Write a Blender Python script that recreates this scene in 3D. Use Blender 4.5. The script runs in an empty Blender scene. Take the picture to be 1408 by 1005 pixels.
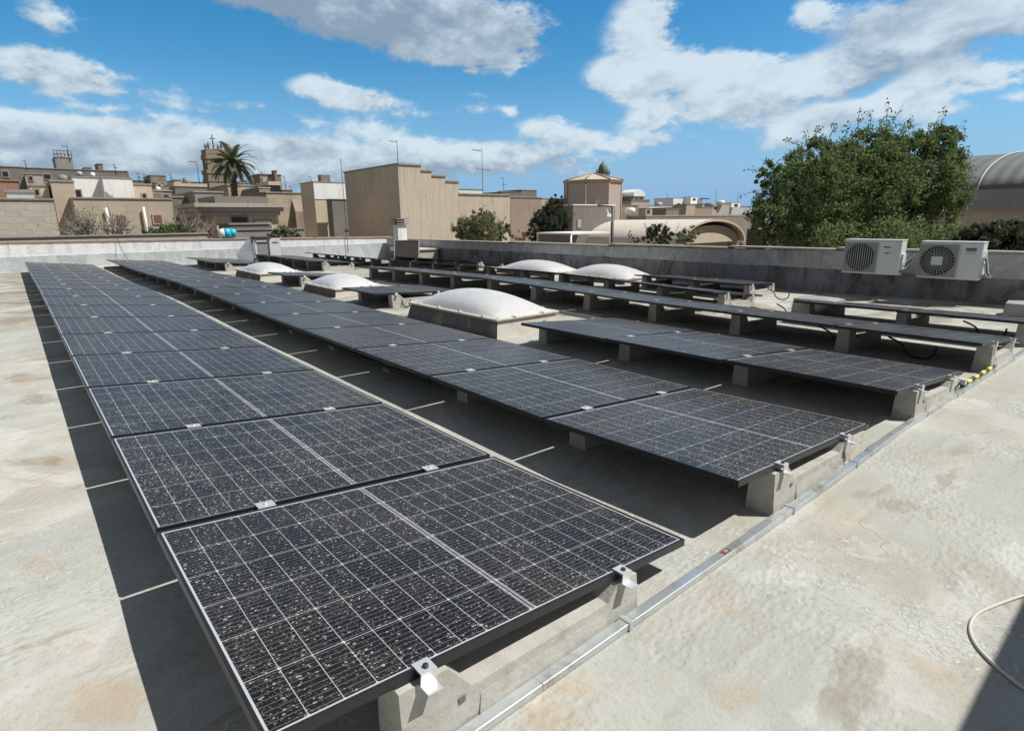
import bpy, math, random
from math import sin, cos, pi, radians, sqrt, atan2, exp
from mathutils import Vector, Matrix
R = random.Random(7)
scene = bpy.context.scene
COL = scene.collection

# ------------------------------------------------------------------ camera
F, CZ, YAW, PITCH, ROLL = 781.996, 1.490, -0.69309, 0.25098, -0.0105
fw = Vector((cos(PITCH)*cos(YAW), cos(PITCH)*sin(YAW), -sin(PITCH)))
rt0 = Vector((sin(YAW), -cos(YAW), 0)); up0 = rt0.cross(fw)
rt = cos(ROLL)*rt0 + sin(ROLL)*up0; up = -sin(ROLL)*rt0 + cos(ROLL)*up0
CAM = Vector((0, 0, CZ))
cd = bpy.data.cameras.new('camera'); cam = bpy.data.objects.new('camera', cd); COL.objects.link(cam)
cd.sensor_width = 36; cd.lens = 36*F/1408; cd.clip_start = 0.05; cd.clip_end = 6000
m = Matrix((rt, up, -fw)).transposed().to_4x4(); m.translation = CAM; cam.matrix_world = m
scene.camera = cam

# ------------------------------------------------------------------ light
scene.view_settings.view_transform = 'Standard'; scene.view_settings.look = 'None'
scene.view_settings.gamma = 1; scene.view_settings.exposure = 0.4
SUND = Vector((0.468, 0.485, -1)).normalized()        # direction the light travels
SUN_EL = math.asin(-SUND.z); SUN_AZ = atan2(-SUND.y, -SUND.x)
sd = bpy.data.lights.new('sun', 'SUN'); sd.energy = 4.0; sd.angle = radians(0.5); sd.color = (1.0, 0.965, 0.90)
so = bpy.data.objects.new('sun', sd); COL.objects.link(so)
so.rotation_euler = SUND.to_track_quat('-Z', 'Y').to_euler(); so.location = (0, 0, 30)


class NT:
    """small helper for node trees"""
    def __init__(s, tree): s.t = tree; s.n = tree.nodes; s.l = tree.links
    def new(s, typ, **kw):
        n = s.n.new(typ)
        for k, v in kw.items(): setattr(n, k, v)
        return n
    def put(s, n, k, v):
        if v is None: return
        i = n.inputs[k]
        if hasattr(v, 'is_output') or isinstance(v, bpy.types.NodeSocket): s.l.new(v, i)
        else: i.default_value = v
    def m(s, op, a, b=None, c=None, clamp=False):
        n = s.new('ShaderNodeMath', operation=op, use_clamp=clamp); s.put(n, 0, a)
        if b is not None: s.put(n, 1, b)
        if c is not None: s.put(n, 2, c)
        return n.outputs[0]
    def mix(s, fac, a, b, typ='MIX'):
        n = s.new('ShaderNodeMix', data_type='RGBA', blend_type=typ); n.clamp_factor = True
        s.put(n, 0, fac); s.put(n, 6, col(a)); s.put(n, 7, col(b)); return n.outputs[2]
    def noise(s, vec, scale, det=3, rough=.55, dist=0, w=None, out=0):
        n = s.new('ShaderNodeTexNoise')
        if w is not None: n.noise_dimensions = '4D'; s.put(n, 'W', w)
        s.put(n, 'Vector', vec); s.put(n, 'Scale', scale); s.put(n, 'Detail', det); s.put(n, 'Roughness', rough)
        s.put(n, 'Distortion', dist); return n.outputs[out]
    def ss(s, x, a, b):
        n = s.new('ShaderNodeMapRange', interpolation_type='SMOOTHSTEP'); s.put(n, 0, x); s.put(n, 1, a); s.put(n, 2, b)
        return n.outputs[0]
    def vmul(s, vec, v):
        n = s.new('ShaderNodeVectorMath', operation='MULTIPLY'); s.put(n, 0, vec); s.put(n, 1, v); return n.outputs[0]
    def vadd(s, vec, v):
        n = s.new('ShaderNodeVectorMath', operation='ADD'); s.put(n, 0, vec); s.put(n, 1, v); return n.outputs[0]
    def bump(s, h, strength, dist):
        n = s.new('ShaderNodeBump'); s.put(n, 'Height', h); s.put(n, 'Strength', strength); s.put(n, 'Distance', dist); return n.outputs[0]
    def geo(s): return s.new('ShaderNodeNewGeometry').outputs['Position']
    def sep(s, v): 
        n = s.new('ShaderNodeSeparateXYZ'); s.put(n, 0, v); return n.outputs


def col(c):
    if isinstance(c, (tuple, list)) and len(c) == 3: return (*c, 1)
    return c


def pixdir(px, py): return (fw + rt*(px-704)/F - up*(py-502.5)/F)
def at(px, py, X=None, Y=None, Z=None):
    d = pixdir(px, py)
    t = (X/d.x) if X is not None else (Y/d.y) if Y is not None else ((Z-CZ)/d.z)
    return CAM + d*t
def azel(px, py):
    d = pixdir(px, py).normalized(); return atan2(d.y, d.x), math.asin(d.z)


# ------------------------------------------------------------------ sky with clouds
w = bpy.data.worlds.new('World'); scene.world = w; w.use_nodes = True
N = NT(w.node_tree); N.n.clear()
sky = N.new('ShaderNodeTexSky', sky_type='NISHITA', sun_disc=False)
sky.sun_elevation = SUN_EL; sky.sun_rotation = pi/2 - SUN_AZ
sky.air_density = 1.0; sky.dust_density = 0.6; sky.ozone_density = 2.5; sky.altitude = 50
hs = N.new('ShaderNodeHueSaturation'); N.put(hs, 'Color', sky.outputs[0]); N.put(hs, 'Hue', .492); N.put(hs, 'Saturation', 1.45); N.put(hs, 'Value', 1.38)
tc = N.new('ShaderNodeTexCoord').outputs['Generated']
sx, sy_, sz = N.sep(tc)
az = N.m('ARCTAN2', sy_, sx); el = N.m('ARCSINE', sz)
wv = N.vmul(tc, (1, 1, 1.9))
n1 = N.noise(wv, 11, 4, .60, .2); n2 = N.noise(wv, 34, 5, .66)
nz = N.m('ADD', N.m('MULTIPLY', N.m('SUBTRACT', n1, .5), 2.6), N.m('MULTIPLY', N.m('SUBTRACT', n2, .5), 1.7))
# az/el jitter for ragged edges
azj = N.m('ADD', az, N.m('MULTIPLY', N.m('SUBTRACT', n2, .5), .05)); elj = N.m('ADD', el, N.m('MULTIPLY', N.m('SUBTRACT', n1, .5), .05))
CL = [  # centre x, y, radius x, y (picture units turned into directions), tilt, weight, shade (1 white .. 0 dark base)
    (62, 22, 50, 30, 0, .95, .7), (150, 222, 260, 30, .03, .85, .5), (430, 226, 200, 22, .03, .8, .55), (60, 190, 110, 26, 0, .6, .6), (640, 226, 150, 16, 0, .6, .65), (85, 103, 118, 24, .06, 1.2, .75), (60, 92, 70, 16, .0, 1.0, .9),
    (95, 172, 120, 15, .1, .8, .95), (30, 168, 60, 16, 0, .8, .95), (200, 160, 60, 8, .05, .5, .9), (120, 195, 110, 12, .05, .6, .55), (180, 212, 170, 20, .06, .75, .6), (350, 232, 120, 16, .06, .7, .6), (255, 182, 90, 16, .1, .75, .85), (60, 215, 90, 16, 0, .7, .6), (265, 146, 74, 13, .05, .65, .75),
    (200, 200, 140, 20, .1, .6, .75), (470, 14, 170, 36, .08, 1.3, .25), (600, 26, 110, 42, .1, 1.3, .28), (670, 48, 80, 34, -.1, 1.2, .7), (690, 75, 45, 16, -.2, .7, .95), (655, 80, 50, 14, 0, .6, .9), (570, 75, 34, 18, .1, 1.0, .85), (370, 5, 80, 14, .2, 1.2, .1),
    (435, 120, 34, 18, 0, 1.0, .95), (490, 138, 92, 20, .1, 1.1, .75), (510, 178, 62, 13, .05, .9, .85), (430, 205, 120, 22, .05, 1.0, .7),
    (620, 213, 70, 16, .05, 1.0, .85), (660, 222, 120, 20, .0, .75, .7), (470, 240, 190, 15, .05, .75, .5), (655, 152, 36, 12, -.1, .8, .8), (652, 131, 24, 7, 0, .5, .8), (706, 95, 14, 12, 0, .7, .9),
    (745, 178, 44, 20, 0, 1.1, .95), (800, 190, 62, 15, .1, 1.0, .8), (745, 218, 90, 16, .05, .8, .8), (885, 168, 34, 22, 0, .9, .85),
    (890, 30, 60, 46, 0, 1.0, .85), (860, 105, 60, 36, .1, 1.1, .9), (950, 95, 80, 32, .0, 1.1, .9), (1015, 98, 60, 30, -.1, 1.1, 1.0), (1000, 148, 110, 30, .1, .9, .8), (1010, 28, 75, 26, 0, -1.0, 1), (1180, 122, 90, 10, -.15, -.55, 1), (1075, 62, 60, 12, 0, -.5, 1), (870, 70, 60, 9, 0, -.35, 1), (940, 190, 70, 10, -.1, .4, .8),
    (1110, 100, 100, 24, -.12, 1.0, .9), (1060, 135, 90, 22, 0, .8, .7), (1110, 15, 32, 24, 0, 1.2, .95), (1210, 30, 110, 34, 0, 1.1, .5), (1330, 22, 110, 40, -.1, 1.2, .6), (1225, 84, 120, 26, -.15, 1.1, .5), (1290, 95, 60, 16, -.2, .9, .8), (1230, 72, 50, 12, -.2, 1.1, .9), (1395, 15, 60, 30, 0, 1, .95),
    (1180, 155, 110, 24, -.2, .9, .85), (1265, 138, 62, 26, 0, 1.0, .9), (1100, 172, 60, 18, -.3, .7, .8), (880, 40, 40, 40, 0, .6, .95), (835, 110, 40, 16, 0, .7, .95), (900, 190, 40, 12, 0, .5, .9), (1130, 190, 60, 10, -.3, .5, .8), (1360, 104, 52, 16, -.05, 1.1, .95), (1400, 132, 30, 10, 0, .8, .9),
    (345, 150, 30, 9, 0, .7, .85), (560, 196, 36, 9, 0, .7, .9), (120, 148, 42, 9, .1, .6, .95), (700, 148, 16, 9, 0, .6, .9), (420, 165, 40, 8, .1, .5, .9), (250, 120, 30, 8, 0, .35, .9), (1300, 160, 50, 10, -.2, .7, .9), (980, 248, 170, 9, .05, .4, .6), (1000, 268, 330, 10, 0, .35, .5), (1085, 190, 50, 11, -.4, .5, .8)]
dens = None; shade = None
for cx, cy, rx, ry, tilt, wt, shd in CL:
    a0, e0 = azel(cx, cy); a1, e1 = azel(cx+rx, cy); a2, e2 = azel(cx, cy-ry)
    ra = abs(a1-a0)*.9; re = abs(e2-e0)
    du = N.m('MULTIPLY', N.m('SUBTRACT', azj, a0), 1/ra)
    k = tilt*rx/ry
    dv = N.m('MULTIPLY', N.m('SUBTRACT', elj, e0), 1/re)
    if tilt: dv = N.m('SUBTRACT', dv, N.m('MULTIPLY', du, k))
    r2 = N.m('ADD', N.m('MULTIPLY', du, du), N.m('MULTIPLY', dv, dv))
    g = N.m('MULTIPLY', N.m('EXPONENT', N.m('MULTIPLY', r2, -.85)), wt)
    # top of each puff bright, foot greyer
    lit = N.m('ADD', shd, N.m('MULTIPLY', dv, .34))
    gl = N.m('MULTIPLY', g, lit)
    dens = g if dens is None else N.m('ADD', dens, g)
    shade = gl if shade is None else N.m('ADD', shade, gl)
dens = N.m('MAXIMUM', dens, 0.0)
shn = N.m('DIVIDE', shade, N.m('ADD', dens, .02))
dd = N.m('ADD', dens, N.m('MULTIPLY', nz, N.m('ADD', .14, N.m('MULTIPLY', N.m('MINIMUM', dens, 1), .68))))
# unseen grey cloud cover added behind and overhead as neutral fill for the shadows
other = N.ss(N.noise(wv, 2.4, 5, .6), .25, .45)
inside = N.m('MULTIPLY', N.ss(az, -1.75, -1.45), N.m('SUBTRACT', 1, N.ss(az, .12, .4)))
high = N.ss(el, .5, .8)
outm = N.m('MAXIMUM', N.m('SUBTRACT', 1, inside), high)
cover = N.m('MAXIMUM', N.m('MULTIPLY', N.ss(dd, .36, 1.08), .88), N.m('MULTIPLY', N.m('MULTIPLY', other, outm), .9))
lightn = N.ss(N.m('ADD', shn, N.m('ADD', N.m('MULTIPLY', N.m('SUBTRACT', n1, .5), 1.5), N.m('MULTIPLY', N.m('SUBTRACT', n2, .5), .7))), .1, 1.05)
cc = N.mix(lightn, (3.0, 3.9, 5.0), (7.8, 8.9, 9.6))
cc = N.mix(outm, cc, (2.25, 2.25, 2.3))
# pale air close to the horizon
hz = N.m('SUBTRACT', 1, N.ss(el, .0, .24))
base = N.mix(N.m('MULTIPLY', hz, .85), hs.outputs[0], (2.1, 4.6, 8.2))
fin = N.mix(cover, base, cc)
bg = N.new('ShaderNodeBackground'); N.put(bg, 0, fin); N.put(bg, 1, 0.07)
wo = N.new('ShaderNodeOutputWorld'); N.l.new(bg.outputs[0], wo.inputs[0])

# ------------------------------------------------------------------ materials
MAT = {}
def newmat(name):
    mt = bpy.data.materials.new(name); mt.use_nodes = True
    n = NT(mt.node_tree); n.n.clear()
    b = n.new('ShaderNodeBsdfPrincipled'); o = n.new('ShaderNodeOutputMaterial'); n.l.new(b.outputs[0], o.inputs[0])
    return mt, n, b
def basic(name, c, rough=.7, metal=0, var=.12, scale=6, bump=0, spec=None, dirt=None, streak=0):
    """plain material with mottling; dirt = colour of blotches; streak = rain streaks"""
    if name in MAT: return MAT[name]
    mt, n, b = newmat(name); p = n.geo()
    v = n.noise(p, scale, 5, .6)
    k = n.m('ADD', 1-var, n.m('MULTIPLY', v, 2*var))
    hsv = n.new('ShaderNodeHueSaturation'); n.put(hsv, 'Color', col(c)); n.put(hsv, 'Value', k); out = hsv.outputs[0]
    if dirt:
        d = n.ss(n.noise(p, scale*.35, 6, .65, .6), .5, .72); out = n.mix(n.m('MULTIPLY', d, .75), out, dirt)
    if streak:
        s = n.ss(n.noise(n.vmul(p, (3.2, 3.2, .22)), 2.2, 5, .65), .48, .74); out = n.mix(n.m('MULTIPLY', s, streak), out, tuple(x*.42 for x in c[:3]))
    n.put(b, 'Base Color', out); n.put(b, 'Roughness', rough); n.put(b, 'Metallic', metal)
    if spec is not None: n.put(b, 'Specular IOR Level', spec)
    if bump: n.put(b, 'Normal', n.bump(n.noise(p, scale*4, 5, .6), .6, bump))
    MAT[name] = mt; return mt

def mat_deck():
    mt, n, b = newmat('painted_roof_concrete'); p = n.geo()
    big = n.noise(p, .55, 5, .6, .5); mid = n.noise(p, 2.3, 6, .62, .3)
    c = n.mix(n.ss(big, .36, .64), (.405, .38, .315), (.44, .46, .43))
    c = n.mix(n.ss(mid, .42, .7), c, (.52, .515, .475))
    # cooler, bleached patches with clear edges (old paint coats)
    pt = n.ss(n.noise(n.vadd(p, (31, 7, 0)), .42, 3, .5, 1.2), .52, .545)
    c = n.mix(n.m('MULTIPLY', pt, .45), c, (.37, .375, .34))
    pt2 = n.ss(n.noise(n.vadd(p, (3, 57, 0)), .8, 4, .55, .8), .60, .64)
    c = n.mix(n.m('MULTIPLY', pt2, .5), c, (.60, .60, .56))
    # ochre worn stains
    oc = n.ss(n.noise(n.vadd(p, (11, 17, 0)), 1.1, 6, .68, .9), .56, .74)
    c = n.mix(n.m('MULTIPLY', oc, .62), c, (.45, .335, .215))
    # dried puddle marks: ragged, mostly drawn out across the roof
    x0_, y0_, z0_ = n.sep(p); stn = n.m('MULTIPLY', n.m('SUBTRACT', n.noise(p, 4, 7, .72, .6), .5), 5.5)
    jit = n.vmul(n.noise(p, 9, 5, .65, 0, out=1), (.10, .10, 0))
    pv = n.vmul(n.vadd(n.vadd(p, (5, 2, 0)), jit), (1.9, .5, 1))
    pd = n.noise(pv, 1.15, 5, .62, .6); brk = n.ss(n.noise(p, 7, 6, .7), .3, .62)
    pud = n.m('MULTIPLY', n.ss(pd, .60, .66), brk); c = n.mix(n.m('MULTIPLY', pud, .62), c, (.27, .225, .165))
    halo = n.m('MULTIPLY', n.ss(pd, .55, .60), n.m('SUBTRACT', 1, n.ss(pd, .60, .64))); c = n.mix(n.m('MULTIPLY', halo, .3), c, (.55, .545, .50))
    # brush / trowel lines that run with the fall of the roof
    ln = n.noise(n.vmul(n.vadd(p, jit), (6.5, .55, 1)), 1.6, 6, .7); c = n.mix(n.m('MULTIPLY', n.ss(ln, .5, .72), .38), c, (.30, .28, .235))
    # coats of paint with straight lapped edges
    bb = n.new('ShaderNodeTexBrick'); n.put(bb, 'Vector', n.vadd(p, n.vmul(n.noise(p, 1.4, 4, .6, 0, out=1), (.35, .35, 0)))); n.put(bb, 'Scale', 1); n.put(bb, 'Brick Width', 2.7); n.put(bb, 'Row Height', 1.25); n.put(bb, 'Mortar Size', 0.0)
    n.put(bb, 'Color1', (.0, .0, .0, 1)); n.put(bb, 'Color2', (1, 1, 1, 1)); c = n.mix(n.m('MULTIPLY', n.sep(bb.outputs[0])[0], .16), c, (.25, .255, .235))
    peel = n.m('MULTIPLY', n.ss(n.noise(n.vadd(p, jit), 26, 6, .72, .4), .52, .60), n.ss(n.noise(n.vadd(p, (9, 4, 0)), .95, 5, .65), .50, .62)); c = n.mix(n.m('MULTIPLY', peel, .5), c, (.66, .65, .60))
    # single stains with a place of their own: dried puddles and rust coloured patches
    for cx, cy, rx, ry, cl, amt in ((40, 520, 34, 8, 0, .75), (52, 549, 30, 9, 0, .7), (52, 634, 52, 8, 0, .8), (14, 425, 26, 6, 1, .6), (30, 404, 26, 5, 0, .7), (20, 384, 20, 3, 0, .8), (40, 448, 26, 3, 0, .45), (150, 960, 60, 40, 2, .55), (95, 880, 40, 14, 2, .4), (60, 770, 40, 20, 2, .4),
                                   (1240, 700, 50, 10, 0, .55), (1192, 686, 26, 8, 0, .5), (1318, 628, 40, 8, 0, .45), (1350, 640, 26, 6, 0, .35), (760, 960, 70, 45, 2, .5), (1010, 960, 40, 22, 2, .35), (1225, 835, 30, 9, 2, .3), (1300, 715, 26, 6, 2, .35), (905, 690, 60, 14, 2, .3), (1085, 800, 90, 12, 3, .3), (1195, 760, 60, 16, 3, .35)):
        P0 = at(cx, cy, Z=0); U = at(cx+rx, cy, Z=0)-P0; V = at(cx, cy+ry, Z=0)-P0; det = U.x*V.y-U.y*V.x
        dx = n.m('SUBTRACT', x0_, P0.x); dy = n.m('SUBTRACT', y0_, P0.y)
        lu = n.m('ADD', n.m('MULTIPLY', dx, V.y/det), n.m('MULTIPLY', dy, -V.x/det)); lv = n.m('ADD', n.m('MULTIPLY', dx, -U.y/det), n.m('MULTIPLY', dy, U.x/det))
        q = n.m('SUBTRACT', n.m('ADD', n.m('MULTIPLY', lu, lu), n.m('MULTIPLY', lv, lv)), stn)
        mk = n.m('MULTIPLY', n.m('SUBTRACT', 1, n.ss(q, .0, 1.0)), n.m('ADD', .45, n.m('MULTIPLY', brk, .55)))
        c = n.mix(n.m('MULTIPLY', mk, amt), c, ((.29, .235, .165), (.30, .31, .28), (.44, .325, .21), (.60, .63, .59))[cl])
    # far part of the roof is more worn and browner
    x, y, z = n.sep(p)
    far = n.m('MULTIPLY', n.ss(n.m('SUBTRACT', x, n.m('MULTIPLY', y, .8)), 8, 13), n.ss(n.noise(n.vmul(p, (1, .6, 1)), 1.6, 6, .7, .6), .44, .62))
    c = n.mix(n.m('MULTIPLY', far, .85), c, (.21, .175, .135))
    # fine brownish mottling over the whole roof
    fine = n.noise(p, 42, 5, .65); c = n.mix(n.m('MULTIPLY', n.ss(fine, .48, .75), .35), c, (.26, .23, .19))
    ve = n.new('ShaderNodeTexVoronoi', feature='DISTANCE_TO_EDGE'); n.put(ve, 'Vector', n.vadd(p, n.vmul(n.noise(p, 3, 4, .6, 0, out=1), (.5, .5, 0)))); n.put(ve, 'Scale', .75)
    ck = n.m('MULTIPLY', n.m('SUBTRACT', 1, n.ss(ve.outputs[0], .001, .006)), n.ss(n.noise(p, .9, 3), .5, .62)); c = n.mix(n.m('MULTIPLY', ck, .3), c, (.13, .11, .09))
    grit = n.ss(n.noise(p, 130, 2, .5), .66, .74); c = n.mix(n.m('MULTIPLY', grit, .4), c, (.14, .12, .10))
    n.put(b, 'Base Color', c); n.put(b, 'Roughness', .82); n.put(b, 'Specular IOR Level', .25)
    vor = n.new('ShaderNodeTexVoronoi', feature='SMOOTH_F1'); n.put(vor, 'Vector', n.vmul(p, (1, .55, 1))); n.put(vor, 'Scale', 46)
    wr = n.m('MULTIPLY', vor.outputs[0], n.ss(n.noise(p, 1.3, 3), .45, .6))
    h = n.m('ADD', n.m('MULTIPLY', n.noise(p, 75, 4, .65), .5), n.m('ADD', n.m('MULTIPLY', n.noise(p, 5, 3, .5), .35), n.m('ADD', n.m('MULTIPLY', wr, 1.1), n.m('ADD', n.m('MULTIPLY', peel, .25), n.m('MULTIPLY', ck, -.3)))))
    n.put(b, 'Normal', n.bump(h, .8, .009))
    return mt

def mat_glass():
    mt, n, b = newmat('solar_cell_glass')
    oc = n.new('ShaderNodeTexCoord').outputs['Object']; x, y, z = n.sep(oc)
    rnd = n.new('ShaderNodeObjectInfo').outputs['Random']; W = n.m('MULTIPLY', rnd, 37)
    HX, HY = .651, .861
    # strings along y: six columns in x, nine half cells each side of the centre gap
    ax = n.m('ABSOLUTE', x); ay = n.m('ABSOLUTE', y)
    px = .2085; py = .0923
    fx = n.m('PINGPONG', n.m('ADD', x, 0.0), px/2*1)           # distance helpers
    mx = n.m('ABSOLUTE', n.m('SUBTRACT', n.m('MODULO', n.m('ADD', x, px*10+px/2), px), px/2))   # distance to x = k*px
    ys = n.m('SUBTRACT', ay, .012)
    my = n.m('ABSOLUTE', n.m('SUBTRACT', n.m('MODULO', n.m('ADD', ys, py*10+py/2), py), py/2))
    my2 = n.m('ABSOLUTE', n.m('SUBTRACT', n.m('MODULO', n.m('ADD', ys, py*20+py), py*2), py))
    lx = n.m('LESS_THAN', mx, .0011); ly = n.m('LESS_THAN', my, .0010)
    dia = n.m('LESS_THAN', n.m('ADD', mx, my2), .0072); dia1 = n.m('LESS_THAN', n.m('ADD', mx, my), .0042)
    cen = n.m('LESS_THAN', ay, .0085); cend = n.m('LESS_THAN', ay, .0052)
    edge = n.m('MAXIMUM', n.m('GREATER_THAN', ax, px*3+.0005), n.m('GREATER_THAN', ay, py*9+.0125))
    white = n.m('MAXIMUM', n.m('MAXIMUM', lx, ly), n.m('MAXIMUM', dia, dia1))
    white = n.m('MAXIMUM', white, n.m('MULTIPLY', cen, n.m('SUBTRACT', 1, n.m('MULTIPLY', cend, .9))))
    white = n.m('MAXIMUM', white, edge)
    bx = n.m('ABSOLUTE', n.m('SUBTRACT', n.m('MODULO', n.m('ADD', x, px*10), px/10), px/20))
    bus = n.m('MULTIPLY', n.m('LESS_THAN', bx, .00075), .52)
    c = n.mix(n.noise(oc, 2.2, 2, .5, 0, W), (.0055, .0055, .006), (.010, .010, .011))
    c = n.mix(bus, c, (.30, .30, .31)); c = n.mix(white, c, (.44, .45, .47))
    # even dust film, heavier toward one corner
    film = n.noise(oc, 1.7, 5, .65, .6, W)
    edg = n.m('MAXIMUM', n.ss(n.m('MULTIPLY', y, -1), .60, .86), n.m('MULTIPLY', n.ss(ax, .52, .645), .5))
    streak = n.ss(n.noise(n.vmul(oc, (14, 1.1, 1)), 1.0, 4, .6, .2, W), .5, .75)
    c = n.mix(n.m('MULTIPLY', n.m('ADD', n.m('ADD', n.ss(film, .25, .8), n.m('MULTIPLY', streak, .35)), n.m('MULTIPLY', edg, n.m('ADD', .3, n.ss(film, .4, .6)))), .055), c, (.27, .235, .19))
    # dried rain spots and bird lime specks
    v = n.vadd(oc, n.vmul(n.noise(oc, 60, 3, .6, 0, W, out=1), (.012, .018, 0)))
    def specks(scale, r0, r1, dens, vec):
        vo = n.new('ShaderNodeTexVoronoi', feature='F1'); vo.voronoi_dimensions = '4D'; n.put(vo, 'W', W); n.put(vo, 'Vector', vec); n.put(vo, 'Scale', scale)
        rr = n.sep(vo.outputs['Color']); size = n.m('ADD', r0, n.m('MULTIPLY', rr[1], r1))
        on = n.m('LESS_THAN', rr[0], dens); return n.m('MULTIPLY', on, n.m('SUBTRACT', 1, n.ss(vo.outputs['Distance'], n.m('MULTIPLY', size, .55), size)))
    s1 = specks(105, .12, .40, .75, n.vmul(v, (1, .8, 1)))
    s2 = specks(42, .04, .13, .40, n.vmul(v, (.9, 1, 1)))
    s3 = specks(190, .12, .42, .65, v)
    dpatch = n.m('MULTIPLY', n.ss(n.noise(oc, 3.4, 5, .65, .5, W), .34, .64), n.m('ADD', .55, n.m('MULTIPLY', rnd, .45)))
    sp = n.m('MAXIMUM', n.m('MAXIMUM', n.m('MULTIPLY', s1, n.m('ADD', .45, n.m('MULTIPLY', dpatch, .6))), n.m('MULTIPLY', s2, n.m('ADD', .45, n.m('MULTIPLY', dpatch, .5)))), n.m('MULTIPLY', s3, .32))
    sq = n.m('MULTIPLY', n.ss(n.noise(n.vmul(oc, (1, .7, 1)), 120, 3, .55, 1.8, W), .56, .65), .5)
    sp = n.m('MAXIMUM', sp, n.m('MULTIPLY', sq, dpatch))
    c = n.mix(n.m('MULTIPLY', sp, .9), c, (.56, .54, .50))
    n.put(b, 'Base Color', c)
    n.put(b, 'Roughness', n.m('ADD', .22, n.m('ADD', n.m('MULTIPLY', film, .16), n.m('MULTIPLY', sp, .4))))
    n.put(b, 'Specular IOR Level', .19); n.put(b, 'IOR', 1.4)
    n.put(b, 'Normal', n.bump(n.m('ADD', sp, n.m('MULTIPLY', n.noise(oc, 160, 3, .6), .3)), .25, .0015))
    return mt

def mat_parapet(name, c1, c2, c3, z0, wav, rough=.85):
    """painted band above, darker bituminous skirt below a wandering line"""
    mt, n, b = newmat(name); p = n.geo(); x, y, z = n.sep(p)
    nn = n.noise(p, 1.6, 6, .65, .4); st = n.noise(n.vmul(p, (1, 1, .18)), 5.5, 6, .7)
    line = n.m('ADD', z, n.m('MULTIPLY', n.m('SUBTRACT', nn, .5), wav))
    lo = n.m('SUBTRACT', 1, n.ss(line, z0-.012, z0+.012))
    drip = n.m('MULTIPLY', n.ss(n.noise(n.vmul(p, (1, 1, .05)), 11, 4, .6), .5, .7), n.ss(n.m('ADD', z, n.m('MULTIPLY', st, .3)), z0+.15, z0+.55))
    up_ = n.mix(n.m('MULTIPLY', n.ss(st, .42, .72), .55), c1, tuple(q*.55 for q in c1)); up_ = n.mix(n.m('MULTIPLY', drip, .6), up_, tuple(q*.35 for q in c1)); up_ = n.mix(n.m('MULTIPLY', n.ss(n.noise(p, 2.6, 7, .72, .8), .50, .56), .45), up_, tuple(min(.9, q*1.4) for q in c1))
    dn = n.mix(n.ss(n.noise(n.vmul(p, (1, 1, .5)), 3.2, 6, .7, .6), .38, .68), c2, c3)
    n.put(b, 'Base Color', n.mix(lo, up_, dn)); n.put(b, 'Roughness', rough)
    h = n.m('ADD', n.noise(p, 14, 6, .7), n.m('MULTIPLY', lo, n.m('MULTIPLY', nn, 1.2)))
    n.put(b, 'Normal', n.bump(h, .8, .02)); return mt

def mat_block(name, c, cm, bw=.5, bh=.26, var=.5, streak=.3):
    """coursed tufa blocks"""
    mt, n, b = newmat(name); p = n.geo(); x, y, z = n.sep(p)
    comb = n.new('ShaderNodeCombineXYZ'); n.put(comb, 0, n.m('ADD', x, y)); n.put(comb, 1, z)
    br = n.new('ShaderNodeTexBrick'); n.put(br, 'Vector', comb.outputs[0]); n.put(br, 'Color1', col(c)); n.put(br, 'Color2', col(tuple(q*(1-.3*var) for q in c))); n.put(br, 'Mortar', col(cm))
    n.put(br, 'Scale', 1); n.put(br, 'Brick Width', bw); n.put(br, 'Row Height', bh); n.put(br, 'Mortar Size', .012)
    o = n.mix(n.m('MULTIPLY', n.ss(n.noise(n.vmul(p, (1, 1, .25)), 1.4, 6, .7), .45, .75), streak), br.outputs[0], tuple(q*.4 for q in c))
    o = n.mix(n.m('MULTIPLY', n.ss(n.noise(p, .7, 5, .65), .5, .7), .4), o, tuple(min(1, q*1.35) for q in c))
    n.put(b, 'Base Color', o); n.put(b, 'Roughness', .9); n.put(b, 'Normal', n.bump(n.noise(p, 9, 5, .7), .6, .03)); return mt

def mat_leaf(name, c1, c2, trans=.35):
    mt = bpy.data.materials.new(name); mt.use_nodes = True; n = NT(mt.node_tree); n.n.clear()
    g = n.new('ShaderNodeNewGeometry'); c = n.mix(g.outputs['Random Per Island'], c1, c2)
    c = n.mix(n.m('MULTIPLY', n.noise(g.outputs['Position'], 1.1, 3), .45), c, tuple(q*.55 for q in c1))
    d = n.new('ShaderNodeBsdfPrincipled'); n.put(d, 'Base Color', c); n.put(d, 'Roughness', .65); n.put(d, 'Specular IOR Level', .2)
    t = n.new('ShaderNodeBsdfTranslucent'); n.put(t, 0, c)
    mx = n.new('ShaderNodeMixShader'); n.put(mx, 0, trans); n.l.new(d.outputs[0], mx.inputs[1]); n.l.new(t.outputs[0], mx.inputs[2])
    o = n.new('ShaderNodeOutputMaterial'); n.l.new(mx.outputs[0], o.inputs[0]); return mt

def mat_corr(name, c, sc, axis=0):
    mt, n, b = newmat(name); p = n.geo(); s = n.sep(p)
    h = n.m('SINE', n.m('MULTIPLY', s[axis], sc)); st = n.noise(n.vmul(p, (.25, 1, 1)), 1.6, 5, .65)
    o = n.mix(n.m('MULTIPLY', n.ss(st, .42, .7), .45), c, tuple(q*.55 for q in c))
    o = n.mix(n.m('MULTIPLY', n.m('ADD', h, 1), .14), o, tuple(q*.4 for q in c))
    n.put(b, 'Base Color', o); n.put(b, 'Roughness', .7); n.put(b, 'Normal', n.bump(h, .5, .03)); return mt

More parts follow.
